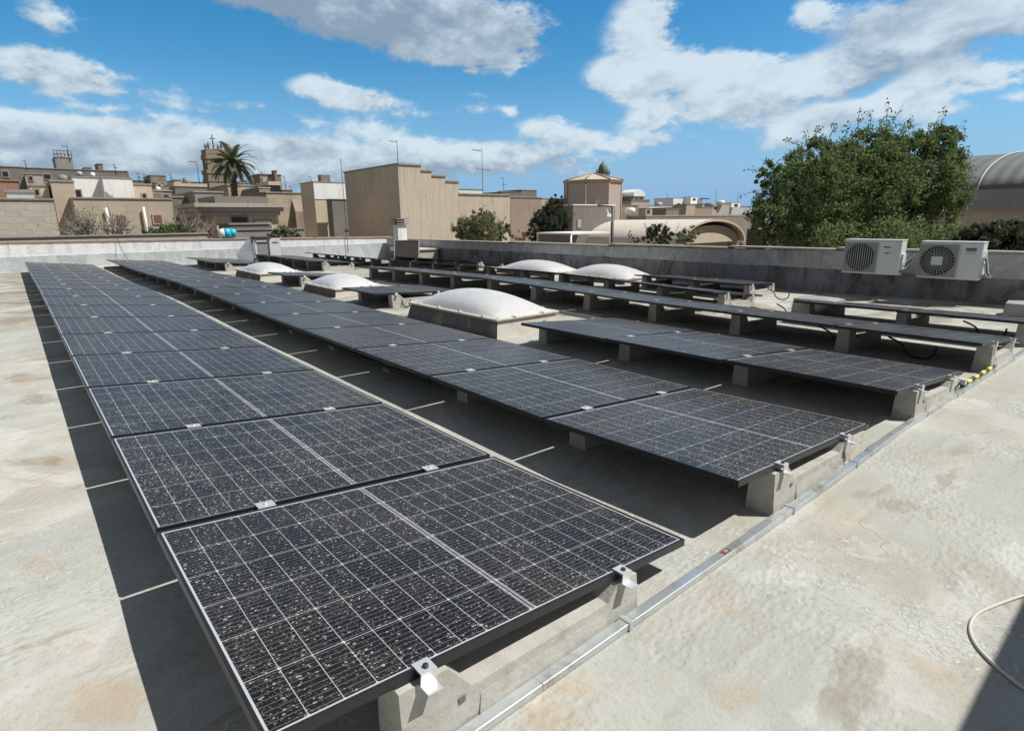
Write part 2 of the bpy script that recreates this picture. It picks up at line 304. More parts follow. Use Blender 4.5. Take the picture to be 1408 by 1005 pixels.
M_deck = mat_deck(); M_glass = mat_glass()
M_frame = basic('black_anodised_frame', (.022, .022, .024), .38, .2, .1, 3)
M_lip = basic('bright_frame_lip', (.42, .43, .44), .35, .8, .05, 3)
M_conc = basic('ballast_concrete', (.43, .42, .385), .88, 0, .3, 12, .006, dirt=(.25, .215, .165))
M_alu = basic('aluminium', (.70, .70, .70), .38, .5, .04, 8)
M_galv = basic('galvanised_steel', (.62, .67, .69), .33, .7, .2, 16, dirt=(.30, .28, .25))
M_acry = None
def mat_acrylic():
    mt, n, b = newmat('milky_acrylic'); p = n.geo()
    d = n.ss(n.noise(p, 4, 6, .65, .5), .42, .7); n.put(b, 'Base Color', n.mix(n.m('MULTIPLY', d, .35), (.60, .605, .61), (.43, .40, .34)))
    n.put(b, 'Roughness', .32); n.put(b, 'Subsurface Weight', .25); n.put(b, 'Subsurface Radius', (.05, .05, .05)); return mt
M_acry = mat_acrylic()
M_curb = basic('curb_paint', (.50, .475, .41), .9, 0, .15, 5, .004, dirt=(.30, .25, .18))
M_curbdark = basic('curb_dark_face', (.11, .105, .10), .8, 0, .4, 7, .004, dirt=(.26, .25, .23))
M_flange = basic('weathered_flange', (.58, .55, .47), .7, 0, .12, 12, dirt=(.36, .31, .23))
M_cable = basic('black_cable', (.015, .015, .016), .5, 0, .1, 5)
M_acwhite = basic('ac_white_steel', (.66, .70, .71), .42, 0, .05, 4, dirt=(.50, .49, .45))
M_dark = basic('dark_plastic', (.03, .03, .032), .5, 0, .1, 5)
M_grey = basic('grey_plastic', (.28, .285, .29), .55, 0, .08, 5)

# ------------------------------------------------------------------ mesh helpers
class MB:
    def __init__(s): s.v = []; s.f = []; s.mi = []; s.mats = []; s.sm = []
    def mat(s, m_):
        if m_ not in s.mats: s.mats.append(m_)
        return s.mats.index(m_)
    def add(s, vs, fs, m_, smooth=False):
        o = len(s.v); s.v += [tuple(q) for q in vs]; k = s.mat(m_)
        for f in fs: s.f.append(tuple(i+o for i in f)); s.mi.append(k); s.sm.append(smooth)
        return s
    def box(s, x0, x1, y0, y1, z0, z1, m_):
        vs = [(x, y, z) for z in (z0, z1) for y in (y0, y1) for x in (x0, x1)]
        return s.add(vs, [(0, 2, 3, 1), (4, 5, 7, 6), (0, 1, 5, 4), (2, 6, 7, 3), (0, 4, 6, 2), (1, 3, 7, 5)], m_)
    def prism(s, prof, a0, a1, m_, axis='x', inset=None):
        """profile list (u, z) swept along axis from a0 to a1; for axis x: u=y"""
        n = len(prof); vs = []
        for a in (a0, a1):
            for u, z in prof: vs.append((a, u, z) if axis == 'x' else (u, a, z) if axis == 'y' else (u, z, a))
        fs = [tuple(range(n-1, -1, -1)), tuple(range(n, 2*n))] + [(i, (i+1) % n, n+(i+1) % n, n+i) for i in range(n)]
        return s.add(vs, fs, m_)
    def tube(s, pts, r, m_, seg=8, r1=None, cap=True):
        pts = [Vector(p) for p in pts]; n = len(pts); vs = []; fs = []
        pn = None
        for i, p in enumerate(pts):
            t = (pts[min(i+1, n-1)] - pts[max(i-1, 0)]).normalized()
            if pn is None: a = Vector((0, 0, 1)) if abs(t.z) < .9 else Vector((1, 0, 0)); u = t.cross(a).normalized()
            else: u = (pn - t*pn.dot(t)).normalized()
            pn = u; v = t.cross(u); rr = r if r1 is None else r + (r1-r)*i/(n-1)
            for k in range(seg): q = 2*pi*k/seg; vs.append(p + u*rr*cos(q) + v*rr*sin(q))
        for i in range(n-1):
            for k in range(seg): a = i*seg+k; b_ = i*seg+(k+1) % seg; fs.append((a, b_, b_+seg, a+seg))
        if cap: fs.append(tuple(range(seg-1, -1, -1))); fs.append(tuple(range((n-1)*seg, n*seg)))
        return s.add(vs, fs, m_, True)
    def lathe(s, prof, m_, c=(0, 0, 0), seg=20, smooth=True, a0=0):
        vs = []; fs = []; n = len(prof)
        for r, z in prof:
            for k in range(seg): q = 2*pi*k/seg+a0; vs.append((c[0]+r*cos(q), c[1]+r*sin(q), c[2]+z))
        for i in range(n-1):
            for k in range(seg): a = i*seg+k; b_ = i*seg+(k+1) % seg; fs.append((a, b_, b_+seg, a+seg))
        fs.append(tuple(range(seg-1, -1, -1))); fs.append(tuple(range((n-1)*seg, n*seg)))
        return s.add(vs, fs, m_, smooth)
    def mesh(s, name):
        me = bpy.data.meshes.new(name); me.from_pydata(s.v, [], s.f)
        for m_ in s.mats: me.materials.append(m_)
        me.polygons.foreach_set('material_index', s.mi); me.polygons.foreach_set('use_smooth', s.sm)
        me.validate(); me.update(); return me
    def build(s, name, parent=None, loc=None, bevel=0):
        o = bpy.data.objects.new(name, s.mesh(name)); COL.objects.link(o)
        if parent: o.parent = parent
        if loc is not None: o.location = loc
        if bevel:
            md = o.modifiers.new('bevel', 'BEVEL'); md.width = bevel; md.segments = 2; md.limit_method = 'ANGLE'
        return o

def empty(name, loc=(0, 0, 0), rz=0):
    o = bpy.data.objects.new(name, None); COL.objects.link(o); o.location = loc; o.rotation_euler = (0, 0, rz); o.empty_display_size = .2; return o
def tag(o, label=None, cat=None, group=None, kind=None):
    if label: o['label'] = label
    if cat: o['category'] = cat
    if group: o['group'] = group
    if kind: o['kind'] = kind
    return o
def copy_tree(o, kids):
    """kids: list of (child, [grandchildren])"""
    c = o.copy(); COL.objects.link(c)
    for ch, gs in kids:
        k = ch.copy(); COL.objects.link(k); k.parent = c
        for g in gs: q = g.copy(); COL.objects.link(q); q.parent = k
    return c


# ------------------------------------------------------------------ roof surface
GKX = [1+1.25*i for i in range(18)]
GKZ = [.023, -.021, -.009, -.006, .006, .008, .025, .047, .059, .072, .074, .053, .034, .021, .020, .023, .030, .035]
TX = [1, 3, 5, 9, 14, 19, 24]
TY = [-4.4, -6.6, -8.7, -10.7, -12.8]
TZ = [[.05, .02, 0, 0, .03, 0, -.01], [.0, .0, .005, .075, .01, -.02, -.03], [-.05, -.06, -.06, .04, 0, -.05, -.06],
      [-.09, -.11, -.13, -.09, -.08, -.14, -.15], [-.02, -.03, -.07, -.12, -.2, -.22, -.22]]
def interp(x, xs, ys):
    if x <= xs[0]: return ys[0]
    for i in range(len(xs)-1):
        if x <= xs[i+1]: t = (x-xs[i])/(xs[i+1]-xs[i]); return ys[i]+(ys[i+1]-ys[i])*t
    return ys[-1]
def ground(X, Y):
    g0 = interp(X, GKX, GKZ)
    if X < 1: g0 = .023*max(0, X)
    if Y > -3.2: return g0
    vals = [interp(X, TX, r) for r in TZ]
    if X < 1: vals = [v*max(.4, 1+.2*(X-1)) for v in vals]
    return interp(-Y, [3.2]+[-q for q in TY], [g0]+vals)

xs = [-9+.25*i for i in range(136)]; ys = [-12.9+.25*i for i in range(108)]
b = MB(); vs = [(x, y, ground(x, y)) for y in ys for x in xs]; nx = len(xs)
fs = [(j*nx+i, j*nx+i+1, (j+1)*nx+i+1, (j+1)*nx+i) for j in range(len(ys)-1) for i in range(nx-1)]
b.add(vs, fs, M_deck, True); tag(b.build('roof_deck'), kind='structure')
b = MB(); b.box(-9, 24.6, -12.85, 13.8, -7, -.5, M_curb); tag(b.build('roof_slab'), kind='structure')
M_town = basic('town_ground', (.22, .20, .17), .95, 0, .3, .2)
b = MB(); b.box(-1500, 3500, -3500, 1500, -7.6, -7.0, M_town); tag(b.build('ground'), kind='structure')

# ------------------------------------------------------------------ solar panels
PW, PL = 1.290, 1.722; PITCHX = 1.3221; TH = .030
b = MB()
hx, hy = PW/2, PL/2; lw = .011
b.add([(-hx, -hy, -TH), (hx, -hy, -TH), (hx, hy, -TH), (-hx, hy, -TH), (-hx, -hy, 0), (hx, -hy, 0), (hx, hy, 0), (-hx, hy, 0),
       (-hx+lw, -hy+lw, 0), (hx-lw, -hy+lw, 0), (hx-lw, hy-lw, 0), (-hx+lw, hy-lw, 0),
       (-hx+lw, -hy+lw, -.004), (hx-lw, -hy+lw, -.004), (hx-lw, hy-lw, -.004), (-hx+lw, hy-lw, -.004),
       (-hx+.03, -hy+.03, -TH), (hx-.03, -hy+.03, -TH), (hx-.03, hy-.03, -TH), (-hx+.03, hy-.03, -TH)],
      [(0, 1, 5, 4), (1, 2, 6, 5), (2, 3, 7, 6), (3, 0, 4, 7), (0, 16, 17, 1), (1, 17, 18, 2), (2, 18, 19, 3), (3, 19, 16, 0)], M_frame)
b.add(b.v[:16], [(4, 5, 9, 8), (5, 6, 10, 9), (6, 7, 11, 10), (7, 4, 8, 11), (8, 9, 13, 12), (9, 10, 14, 13), (10, 11, 15, 14), (11, 8, 12, 15)], M_frame)
me_frame = b.mesh('frame')
b = MB(); b.box(-hx+.0112, hx-.0112, -hy+.0112, hy-.0112, -.0085, -.0035, M_glass); me_glass = b.mesh('glass_sheet')
M_back = basic('white_backsheet', (.30, .31, .32), .6, 0, .05, 3)
b = MB(); b.box(-hx+.010, hx-.010, -hy+.010, hy-.010, -.0125, -.0095, M_back); me_back = b.mesh('backsheet')
b = MB(); b.box(-.05, .05, -.1, .1, -.028, -.013, M_dark); b.tube([(0, .1, -.02), (.05, .3, -.05), (.3, .36, -.06), (.55, .1, -.045)], .003, M_cable, 5); me_jb = b.mesh('junction_box')

ORD = ['nearest', 'second', 'third', 'fourth', 'fifth', 'sixth', 'seventh', 'eighth', 'ninth', 'tenth', 'eleventh', 'twelfth', 'thirteenth', 'fourteenth', 'fifteenth', 'sixteenth', 'seventeenth', 'farthest']
def ordn(i, n): return 'only' if n == 1 else 'nearest' if i == 0 else 'farthest' if i == n-1 else ORD[i]

# row: (right edge y, drift, tilt, z offset of low edge, segments (x start, count, description), left edge lift)
ROWS = [
    (-1.943, .017, .1012, .150, [(1.184, 17, 'leftmost long row beside the bare roof')]),
    (-4.059, .017, .0826, .152, [(1.198, 17, 'second long row from the left')]),
    (-6.105, 0, .0800, .150, [(1.17, 3, 'block of three before the biggest dome'), (8.95, 1, 'single panel right behind the biggest dome'), (13.3, 1, 'single panel between the two small domes'), (19.9, 3, 'block of three beyond the small domes')]),
    (-8.36, 0, .0800, .197, [(1.17, 10, 'ten panel row behind the biggest dome'), (17.6, 5, 'five panel block before the far air conditioner')]),
    (-10.37, 0, .0800, .202, [(1.19, 2, 'pair nearest the right picture edge'), (5.15, 14, 'long row passing before the twin domes')]),
    (-12.40, 0, .0800, .192, [(5.77, 2, 'pair beside the right grey parapet'), (14.9, 4, 'four panel block beyond the twin domes')]),
]
proto = None; bal_n = 0
def ballast_mesh(hl, hr, name='block'):
    """u runs from the high left end (0) to the low right end (-1.03); x thickness .12"""
    b = MB(); L = 1.03
    prof = [(0, 0), (0, hl), (-.16, hl-.012), (-.24, .135), (-.86, .105 if hr < .17 else .13), (-.915, hr+.006), (-L, hr), (-L, 0)]
    t = .062
    n = len(prof); V0 = [(-t-.012*(z < .01), u, z) for u, z in prof]; V1 = [(t+.012*(z < .01), u, z) for u, z in prof]
    b.add(V0+V1, [(0, 1, 2, 3), (0, 3, 4, 7), (4, 5, 6, 7), (n, n+3, n+2, n+1), (n, n+7, n+4, n+3), (n+4, n+7, n+6, n+5)] +
          [(i, n+i, n+(i+1) % n, (i+1) % n) for i in range(n)], M_conc)
    # chamfer ledge along the middle, wider than the horns
    b.add([(-t-.02, -.25, 0), (t+.02, -.25, 0), (t+.02, -.85, 0), (-t-.02, -.85, 0), (-t-.004, -.27, .095), (t+.004, -.27, .095), (t+.004, -.84, .075), (-t-.004, -.84, .075)],
          [(0, 1, 5, 4), (1, 2, 6, 5), (2, 3, 7, 6), (3, 0, 4, 7), (4, 5, 6, 7)], M_conc)
    me = b.mesh(name); return me
def clamp_mesh(end):
    b = MB()
    if end == 0:    # mid clamp bridging two frames
        b.box(-.030, .030, -.038, .038, .001, .0055, M_alu); b.tube([(0, 0, .005), (0, 0, .012)], .008, M_alu, 6); b.box(-.008, .008, -.03, .03, -.05, .001, M_alu)
    else:           # Z shaped end clip; opens toward +x*end from the frame
        e = end
        b.box(min(-.012*e, .04*e), max(-.012*e, .04*e), -.026, .026, .001, .005, M_alu)
        b.box(min(.036*e, .04*e), max(.036*e, .04*e), -.026, .026, -.034, .001, M_alu)
        b.box(min(.02*e, .075*e), max(.02*e, .05*e), -.024, .024, -.0375, -.0342, M_alu)
        b.tube([(.02*e, 0, .005), (.02*e, 0, .013)], .009, M_dark, 6)
    return b.mesh('clamp')
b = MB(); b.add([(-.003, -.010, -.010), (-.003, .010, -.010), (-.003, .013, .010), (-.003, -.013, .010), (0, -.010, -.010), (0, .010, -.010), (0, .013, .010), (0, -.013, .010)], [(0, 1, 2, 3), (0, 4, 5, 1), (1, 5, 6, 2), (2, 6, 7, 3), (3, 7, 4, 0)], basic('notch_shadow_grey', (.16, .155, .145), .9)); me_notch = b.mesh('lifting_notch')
me_clamps = {k: clamp_mesh(k) for k in (0, 1, -1)}
PANELPOS = []
for ri, (Yr, drift, tl, hr, segs) in enumerate(ROWS):
    W_ = PL*cos(tl); hl = hr + PL*sin(tl)
    me_bal = ballast_mesh(hl-.345*tl-TH-.004, hl-1.33*tl-TH-.004)
    rot = atan2(drift, 1)
    for (xs0, cnt, desc) in segs:
        for i in range(cnt):
            x0 = xs0+i*PITCHX; x1 = x0+PW
            yr0 = Yr+drift*(x0-1); yr1 = Yr+drift*(x1-1); yl0, yl1 = yr0+W_, yr1+W_
            if ri < 2: g = lambda x, y: ground(x, -2)
            else: g = ground
            A = Vector((x0, yr0, g(x0, yr0)+hr)); B = Vector((x1, yr1, g(x1, yr1)+hr)); C_ = Vector((x0, yl0, g(x0, yl0)+hl)); D = Vector((x1, yl1, g(x1, yl1)+hl))
            ex = ((B-A)+(D-C_)).normalized(); ey = ((C_-A)+(D-B)).normalized(); ez = ex.cross(ey).normalized(); ey = ez.cross(ex)
            cen = (A+B+C_+D)/4
            if proto is None:
                o = empty('photovoltaic_module'); kids = []
                for nm, me in (('frame', me_frame), ('glass_sheet', me_glass), ('backsheet', me_back), ('junction_box', me_jb)):
                    c = bpy.data.objects.new(nm, me); COL.objects.link(c); c.parent = o; kids.append((c, []))
                o['category'] = 'solar panel'; o['group'] = 'solar panels in rows on the flat roof'; proto = o
            else: o = copy_tree(proto, kids)
            M = Matrix((ex, ey, ez)).transposed().to_4x4(); M.translation = cen; o.matrix_world = M
            which = ordn(i, cnt)
            o['label'] = ('black solar module standing alone, %s' % desc) if cnt == 1 else 'black solar module, %s of the %s' % (which, desc)
        for i in range(cnt+1):
            endk = -1 if i == 0 else 1 if i == cnt else 0
            X = xs0+i*PITCHX-.016 if endk == 0 else xs0+.035 if i == 0 else xs0+cnt*PITCHX-.02-.035
            yl = Yr+drift*(X-1)+W_; yb = yl-.33
            gg = ground(X, -2) if ri < 2 else (ground(X, yb)+ground(X, yb-1.03))/2
            if ri < 2: M = Matrix.Rotation(rot, 4, 'Z'); M.translation = (X, yb, gg)
            else:
                sl = (ground(X, yb)-ground(X, yb-1.03))/1.03
                M = Matrix.Rotation(sl, 4, 'X'); M.translation = (X, yb, ground(X, yb))
            o = empty('ballast_block'); o.matrix_world = M
            c = bpy.data.objects.new('concrete_body', me_bal); COL.objects.link(c); c.parent = o
            if endk == -1:
                q_ = bpy.data.objects.new('lifting_notch', me_notch); COL.objects.link(q_); q_.parent = o; q_.location = (-.0655, -.20, .115)
            for u in (.09, .955):
                k = bpy.data.objects.new('clamp', me_clamps[endk]); COL.objects.link(k); k.parent = o
                xx = 0 if endk == 0 else (-.035 if endk == -1 else .035)
                k.location = (xx, -u, hl-(.33+u)*tl); k.rotation_euler = (tl, 0, 0)
            o['category'] = 'ballast block'; o['group'] = 'concrete ballast blocks under the solar panels'
            which = ordn(i, cnt+1)
            o['label'] = 'pale ballast block, %s under the %s' % (which, desc)

# ------------------------------------------------------------------ galvanised cable tray along the row ends
def gtop(x, y): return ground(x, y)
tray = empty('cable_tray', (1.13, 2, 0)); tag(tray, 'long galvanised steel cable tray along the near ends of the rows', 'cable tray')
inv = Vector((1.13, 2, 0))
def along(y): return Vector((1.125, y, ground(1.125, y)))
def tray_piece(y0, y1, w, h, name):
    b = MB(); n = max(2, int(abs(y1-y0)/.5)+1)
    for i in range(n):
        ya = y0+(y1-y0)*i/n; yb_ = y0+(y1-y0)*(i+1)/n; a = along(ya); c = along(yb_)
        b.add([(a.x-w, ya, a.z+.004), (a.x+w, ya, a.z+.004), (a.x+w, ya, a.z+h), (a.x-w, ya, a.z+h), (c.x-w, yb_, c.z+.004), (c.x+w, yb_, c.z+.004), (c.x+w, yb_, c.z+h), (c.x-w, yb_, c.z+h)],
              [(0, 1, 5, 4), (1, 2, 6, 5), (2, 3, 7, 6), (3, 0, 4, 7), (0, 3, 2, 1), (4, 5, 6, 7)], M_galv)
    b.v = [(x-inv.x, y-inv.y, z) for x, y, z in b.v]
    return b.build(name, tray, bevel=.003)
yj = [1.9, -.1, -2.42, -3.85, -5.9, -7.9, -9.9, -11.9]
for a_, c_ in zip(yj[:-1], yj[1:]): tray_piece(a_-.006, c_, .021, .032, 'tray_section')
for y_ in (-2.42, -3.85, -5.9, -7.9): tray_piece(y_+.02, y_-.14 if y_ != -2.42 else y_-.28, .0235, .0345, 'joint_sleeve')
me_clip = MB()
me_clip.box(-.027, .027, -.009, .009, .0, .037, M_galv); me_clip.box(.027, .065, -.012, .012, .0, .006, M_galv)
me_clip.tube([(.05, 0, .0), (.05, 0, .07)], .005, M_galv, 6); me_clip.tube([(.05, -.018, .06), (.05, .018, .064)], .006, M_galv, 6); me_clip = me_clip.mesh('clip')
for y_ in (-.62, -1.47, -2.78, -3.6, -4.95, -5.75, -7.05, -7.9, -9.1):
    o = bpy.data.objects.new('clip', me_clip); COL.objects.link(o); o.parent = tray; a = along(y_); o.location = (a.x-inv.x, y_-inv.y, a.z)
b = MB(); a = along(-2.16); b.box(-.014, .014, -.028, .028, .0332, .0337, basic('red_sticker', (.17, .075, .055), .6, 0, .5, 90)); b.box(-.006, .008, -.012, .006, .0338, .0341, basic('sticker_white', (.36, .33, .29), .5))
tg = b.build('sticker', tray, (a.x-inv.x, -2.16-inv.y, a.z)); tg['label'] = 'small faded red sticker'
# striped cable protector on the tray
b = MB(); My = basic('yellow_tape', (.70, .60, .10), .5); y0 = -6.0
for i in range(9):
    ya = y0-i*.125; a = along(ya); c = along(ya-.125)
    b.tube([(a.x+.012, ya, a.z+.052), (c.x+.012, ya-.125, c.z+.052)], .019, My if i % 2 else M_dark, 10)
b.box(1.11, 1.16, -6.0, -5.95, .055+.025, .055+.07, M_acwhite); b.tube([(1.14, -5.93, .10), (1.15, -5.75, .055), (1.16, -5.6, .03)], .008, M_cable, 6)
tag(b.build('warning_conduit'), 'yellow and black striped cable sleeve lying on the cable tray', 'cable sleeve')
# loose cables and pipes
def cable(name, pts, r, m_, label, cat='cable'):
    P = [Vector(p) for p in pts]; out = []
    for i in range(len(P)-1):
        p0, p1, p2, p3 = P[max(i-1, 0)], P[i], P[i+1], P[min(i+2, len(P)-1)]
        for k in range(8):
            t = k/8; out.append(.5*((2*p1)+(p2-p0)*t+(2*p0-5*p1+4*p2-p3)*t*t+(3*p1-3*p2+p0*1-p0*2+p3)*t**3) if False else
                                .5*((2*p1)+(p2-p0)*t+(2*p0-5*p1+4*p2-p3)*t*t+(-1*p0+3*p1-3*p2+p3)*t**3))
    out.append(P[-1]); b = MB().tube(out, r, m_, 8); return tag(b.build(name), label, cat)
M_white_cable = basic('white_cable', (.55, .53, .46), .6)
gp = lambda px, py, dz=.0: at(px, py, Z=dz)
cable('white_cable', [gp(1470, 800, .012), gp(1408, 818, .012), gp(1368, 832, .012), gp(1342, 845, .012), gp(1334, 865, .012), gp(1345, 890, .012), gp(1375, 920, .012), gp(1415, 950, .012), gp(1470, 975, .012)], .0062, M_white_cable,
      'thin white cable looping on the bare roof at the right edge')
def gl(x, y, dz=.03): return (x, y, ground(x, y)+dz)
for k_, (x, y, lb) in enumerate(((2.55, -7.3, 'small black cable loop under the ten panel row near its second block'), (1.75, -7.15, 'black cable loop hanging under the nearest module of the ten panel row'), (1.55, -9.3, 'thin black cable loop under the pair at the right picture edge'), (5.2, -11.3, 'curled black cable beside the right grey parapet pair'), (3.95, -9.1, 'black cable bundle beside the rough grey cement box'), (8.75, -4.9, 'brown curved cable beside the lone module behind the biggest dome'))):
    cable('cable_loop', [gl(x-.12, y, .16), gl(x-.10, y, .06), gl(x, y+.02, .02), gl(x+.13, y, .05), gl(x+.2, y-.02, .14), gl(x+.34, y-.04, .2)], .011, M_cable, lb)
cable('conduit_pipe', [gl(x, -6.35+.02*sin(x), .03) for x in (3.2, 5, 7, 9, 10.5, 12, 13.4)], .022, basic('grey_pipe', (.17, .17, .17), .5), 'dark grey pipe on the roof along the ten panel row behind the dome', 'pipe')
cable('black_conduit', [gl(x, -2.62+.017*x, .10+.02*sin(x*2)) for x in (4.2, 5, 6.2, 7.4, 8.6, 9.8, 11)], .02, M_cable, 'black conduit hanging under the left edge of the second long row', 'pipe')
for k, (x, y) in enumerate([(6.5, -10.6), (9.6, -10.6), (12.5, -8.6)]):
    pass

# ------------------------------------------------------------------ dome skylights
def skylight(x0, x1, y0, y1, g, ch, rise, label, group=None, clips=4, darkside=True):
    """curb box between x0..x1, y0..y1 (outer edge at the foot), curb height ch"""
    cx, cy = (x0+x1)/2, (y0+y1)/2; o = empty('dome_skylight', (cx, cy, g)); tag(o, label, 'skylight', group)
    hx, hy = (x1-x0)/2, (y1-y0)/2; s = .07
    b = MB(); V = [(-hx, -hy, -.08), (hx, -hy, -.08), (hx, hy, -.08), (-hx, hy, -.08), (-hx+s, -hy+s, ch), (hx-s, -hy+s, ch), (hx-s, hy-s, ch), (-hx+s, hy-s, ch)]
    b.add(V, [(0, 1, 5, 4), (1, 2, 6, 5), (3, 0, 4, 7), (4, 5, 6, 7)], M_curb); b.add(V, [(2, 3, 7, 6)], M_curbdark if darkside else M_curb)  # only the +y face takes the much darker curb colour
    b.build('curb', o)
    fx, fy = hx-s+.035, hy-s+.035; b = MB(); b.box(-fx, fx, -fy, fy, ch+.002, ch+.03, M_flange); b.build('flange', o, bevel=.006)
    b = MB(); n = 24; ix, iy = fx-.05, fy-.05; vs = []
    for j in range(n+1):
        for i in range(n+1):
            u = -1+2*i/n; v = -1+2*j/n
            h = max(0, 1-abs(u)**2.2)**.75*max(0, 1-abs(v)**2.2)**.75
            vs.append((u*ix, v*iy, ch+.03+rise*h))
    b.add(vs, [(j*(n+1)+i, j*(n+1)+i+1, (j+1)*(n+1)+i+1, (j+1)*(n+1)+i) for j in range(n) for i in range(n)], M_acry, True); b.build('dome', o)
    me = MB(); me.box(-.018, .018, -.03, .03, 0, .012, M_alu); me.tube([(0, 0, .01), (0, 0, .03)], .008, M_alu, 6); me = me.mesh('clip')
    for k in range(clips):
        for sgn in (-1, 1):
            c = bpy.data.objects.new('clip', me); COL.objects.link(c); c.parent = o; c.location = (-ix+2*ix*(k+.5)/clips, sgn*(fy-.025), ch+.031)
    for sgn in (-1, 1):
        for k in range(2):
            c = bpy.data.objects.new('clip', me); COL.objects.link(c); c.parent = o; c.rotation_euler = (0, 0, pi/2); c.location = (sgn*(fx-.025), (-.5+k)*iy, ch+.031)
    return o
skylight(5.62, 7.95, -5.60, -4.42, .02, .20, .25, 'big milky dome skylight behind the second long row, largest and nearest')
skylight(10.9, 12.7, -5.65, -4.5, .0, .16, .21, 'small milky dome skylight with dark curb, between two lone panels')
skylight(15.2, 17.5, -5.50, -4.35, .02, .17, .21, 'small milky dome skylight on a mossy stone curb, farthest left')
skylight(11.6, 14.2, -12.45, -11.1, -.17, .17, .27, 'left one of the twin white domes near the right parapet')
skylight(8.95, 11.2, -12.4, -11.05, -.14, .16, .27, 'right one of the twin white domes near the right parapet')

# ------------------------------------------------------------------ parapets
M_parR = mat_parapet('grey_parapet_paint', (.42, .42, .415), (.25, .25, .255), (.10, .10, .105), .42, .10)
M_parF = mat_parapet('white_parapet_paint', (.83, .83, .84), (.56, .60, .62), (.40, .44, .46), .50, .05)
M_cop = basic('terracotta_coping', (.50, .36, .25), .8, 0, .25, 8, dirt=(.5, .45, .38))
M_copr = basic('worn_coping', (.36, .33, .28), .9, 0, .3, 7, dirt=(.16, .15, .13))
def wall_strip(name, pts, th, m_, m_top, base=-.6, cap=.0, jig=0):
    """pts: (x, y, ztop) on the inner face; th: offset vector outward"""
    o = empty(name, (pts[0][0], pts[0][1], 0)); ox, oy = pts[0][0], pts[0][1]
    b = MB(); n = len(pts); V = []
    for x, y, z in pts: V += [(x-ox, y-oy, base), (x-ox, y-oy, z), (x-ox+th[0], y-oy+th[1], z), (x-ox+th[0], y-oy+th[1], base)]
    F_ = []
    for i in range(n-1):
        a = 4*i; F_ += [(a, a+1, a+5, a+4), (a+1, a+2, a+6, a+5), (a+2, a+3, a+7, a+6)]
    F_ += [(0, 3, 2, 1), (4*n-4, 4*n-3, 4*n-2, 4*n-1)]
    b.add(V, F_, m_); b.build('wall_face', o)
    if cap:
        b = MB(); i = 0
        for (xa, ya, za), (xb, yb_, zb) in zip(pts[:-1], pts[1:]):
            L = sqrt((xb-xa)**2+(yb_-ya)**2); k = max(1, int(L/cap)); tx, ty = (xb-xa)/L, (yb_-ya)/L; ux, uy = th[0]/sqrt(th[0]**2+th[1]**2), th[1]/sqrt(th[0]**2+th[1]**2); T = sqrt(th[0]**2+th[1]**2)
            for q in range(k):
                s0 = L*q/k+.006; s1 = L*(q+1)/k-.006; z0 = za+(zb-za)*q/k+R.uniform(-jig, jig)
                c = [(xa-ox+tx*s+ux*d, ya-oy+ty*s+uy*d) for s in (s0, s1) for d in (-.035, T+.03)]
                V = [(x, y, z0+.002) for x, y in c]+[(x, y, z0+.038) for x, y in c]
                b.add(V, [(0, 2, 3, 1), (4, 5, 7, 6), (0, 1, 5, 4), (2, 6, 7, 3), (0, 4, 6, 2), (1, 3, 7, 5)], m_top)
        b.build('coping', o)
    return o
pr_ = [(-9, -12.8, .86), (1.5, -12.8, .84), (2.9, -12.8, .83), (4.9, -12.8, .80), (7.3, -12.8, .76), (11, -12.8, .72), (15.5, -12.8, .69), (24.4, -12.8, .69)]
tag(wall_strip('parapet_wall', pr_, (0, -.28), M_parR, M_copr, cap=2.4, jig=.004), 'long grey stained parapet wall on the right under the two big air conditioners', 'parapet wall')
pf = [(24.5, 13.5, .98), (24.5, .8, .94), (24.5, -5, .87), (24.5, -9, .80), (24.5, -13.1, .74)]
tag(wall_strip('parapet_wall', pf, (.25, 0), M_parF, M_cop, cap=.42, jig=.005), 'white painted far parapet wall with terracotta coping tiles', 'parapet wall')
pl_ = [(24.4, 13.5, .95), (-9, 13.5, .95)]
tag(wall_strip('parapet_wall', pl_, (0, .25), M_parF, M_cop, cap=.42, jig=.005), 'white parapet wall along the left side of the roof', 'parapet wall')
# unseen box added behind the photographer to cast the shadow in the picture corner
b = MB(); b.box(-4.2, -.76, -9, -2.55, 0, 2.0, M_curb); o = empty('shadow_caster_box', (0, 0, 0)); b.build('wall', o); b = MB(); b.box(-4.3, -.74, -9.1, -2.5, 2.002, 2.04, M_flange); b.build('roof', o)
tag(o, 'unseen rendered box added on the roof behind the camera for the corner shadow', 'shadow caster')

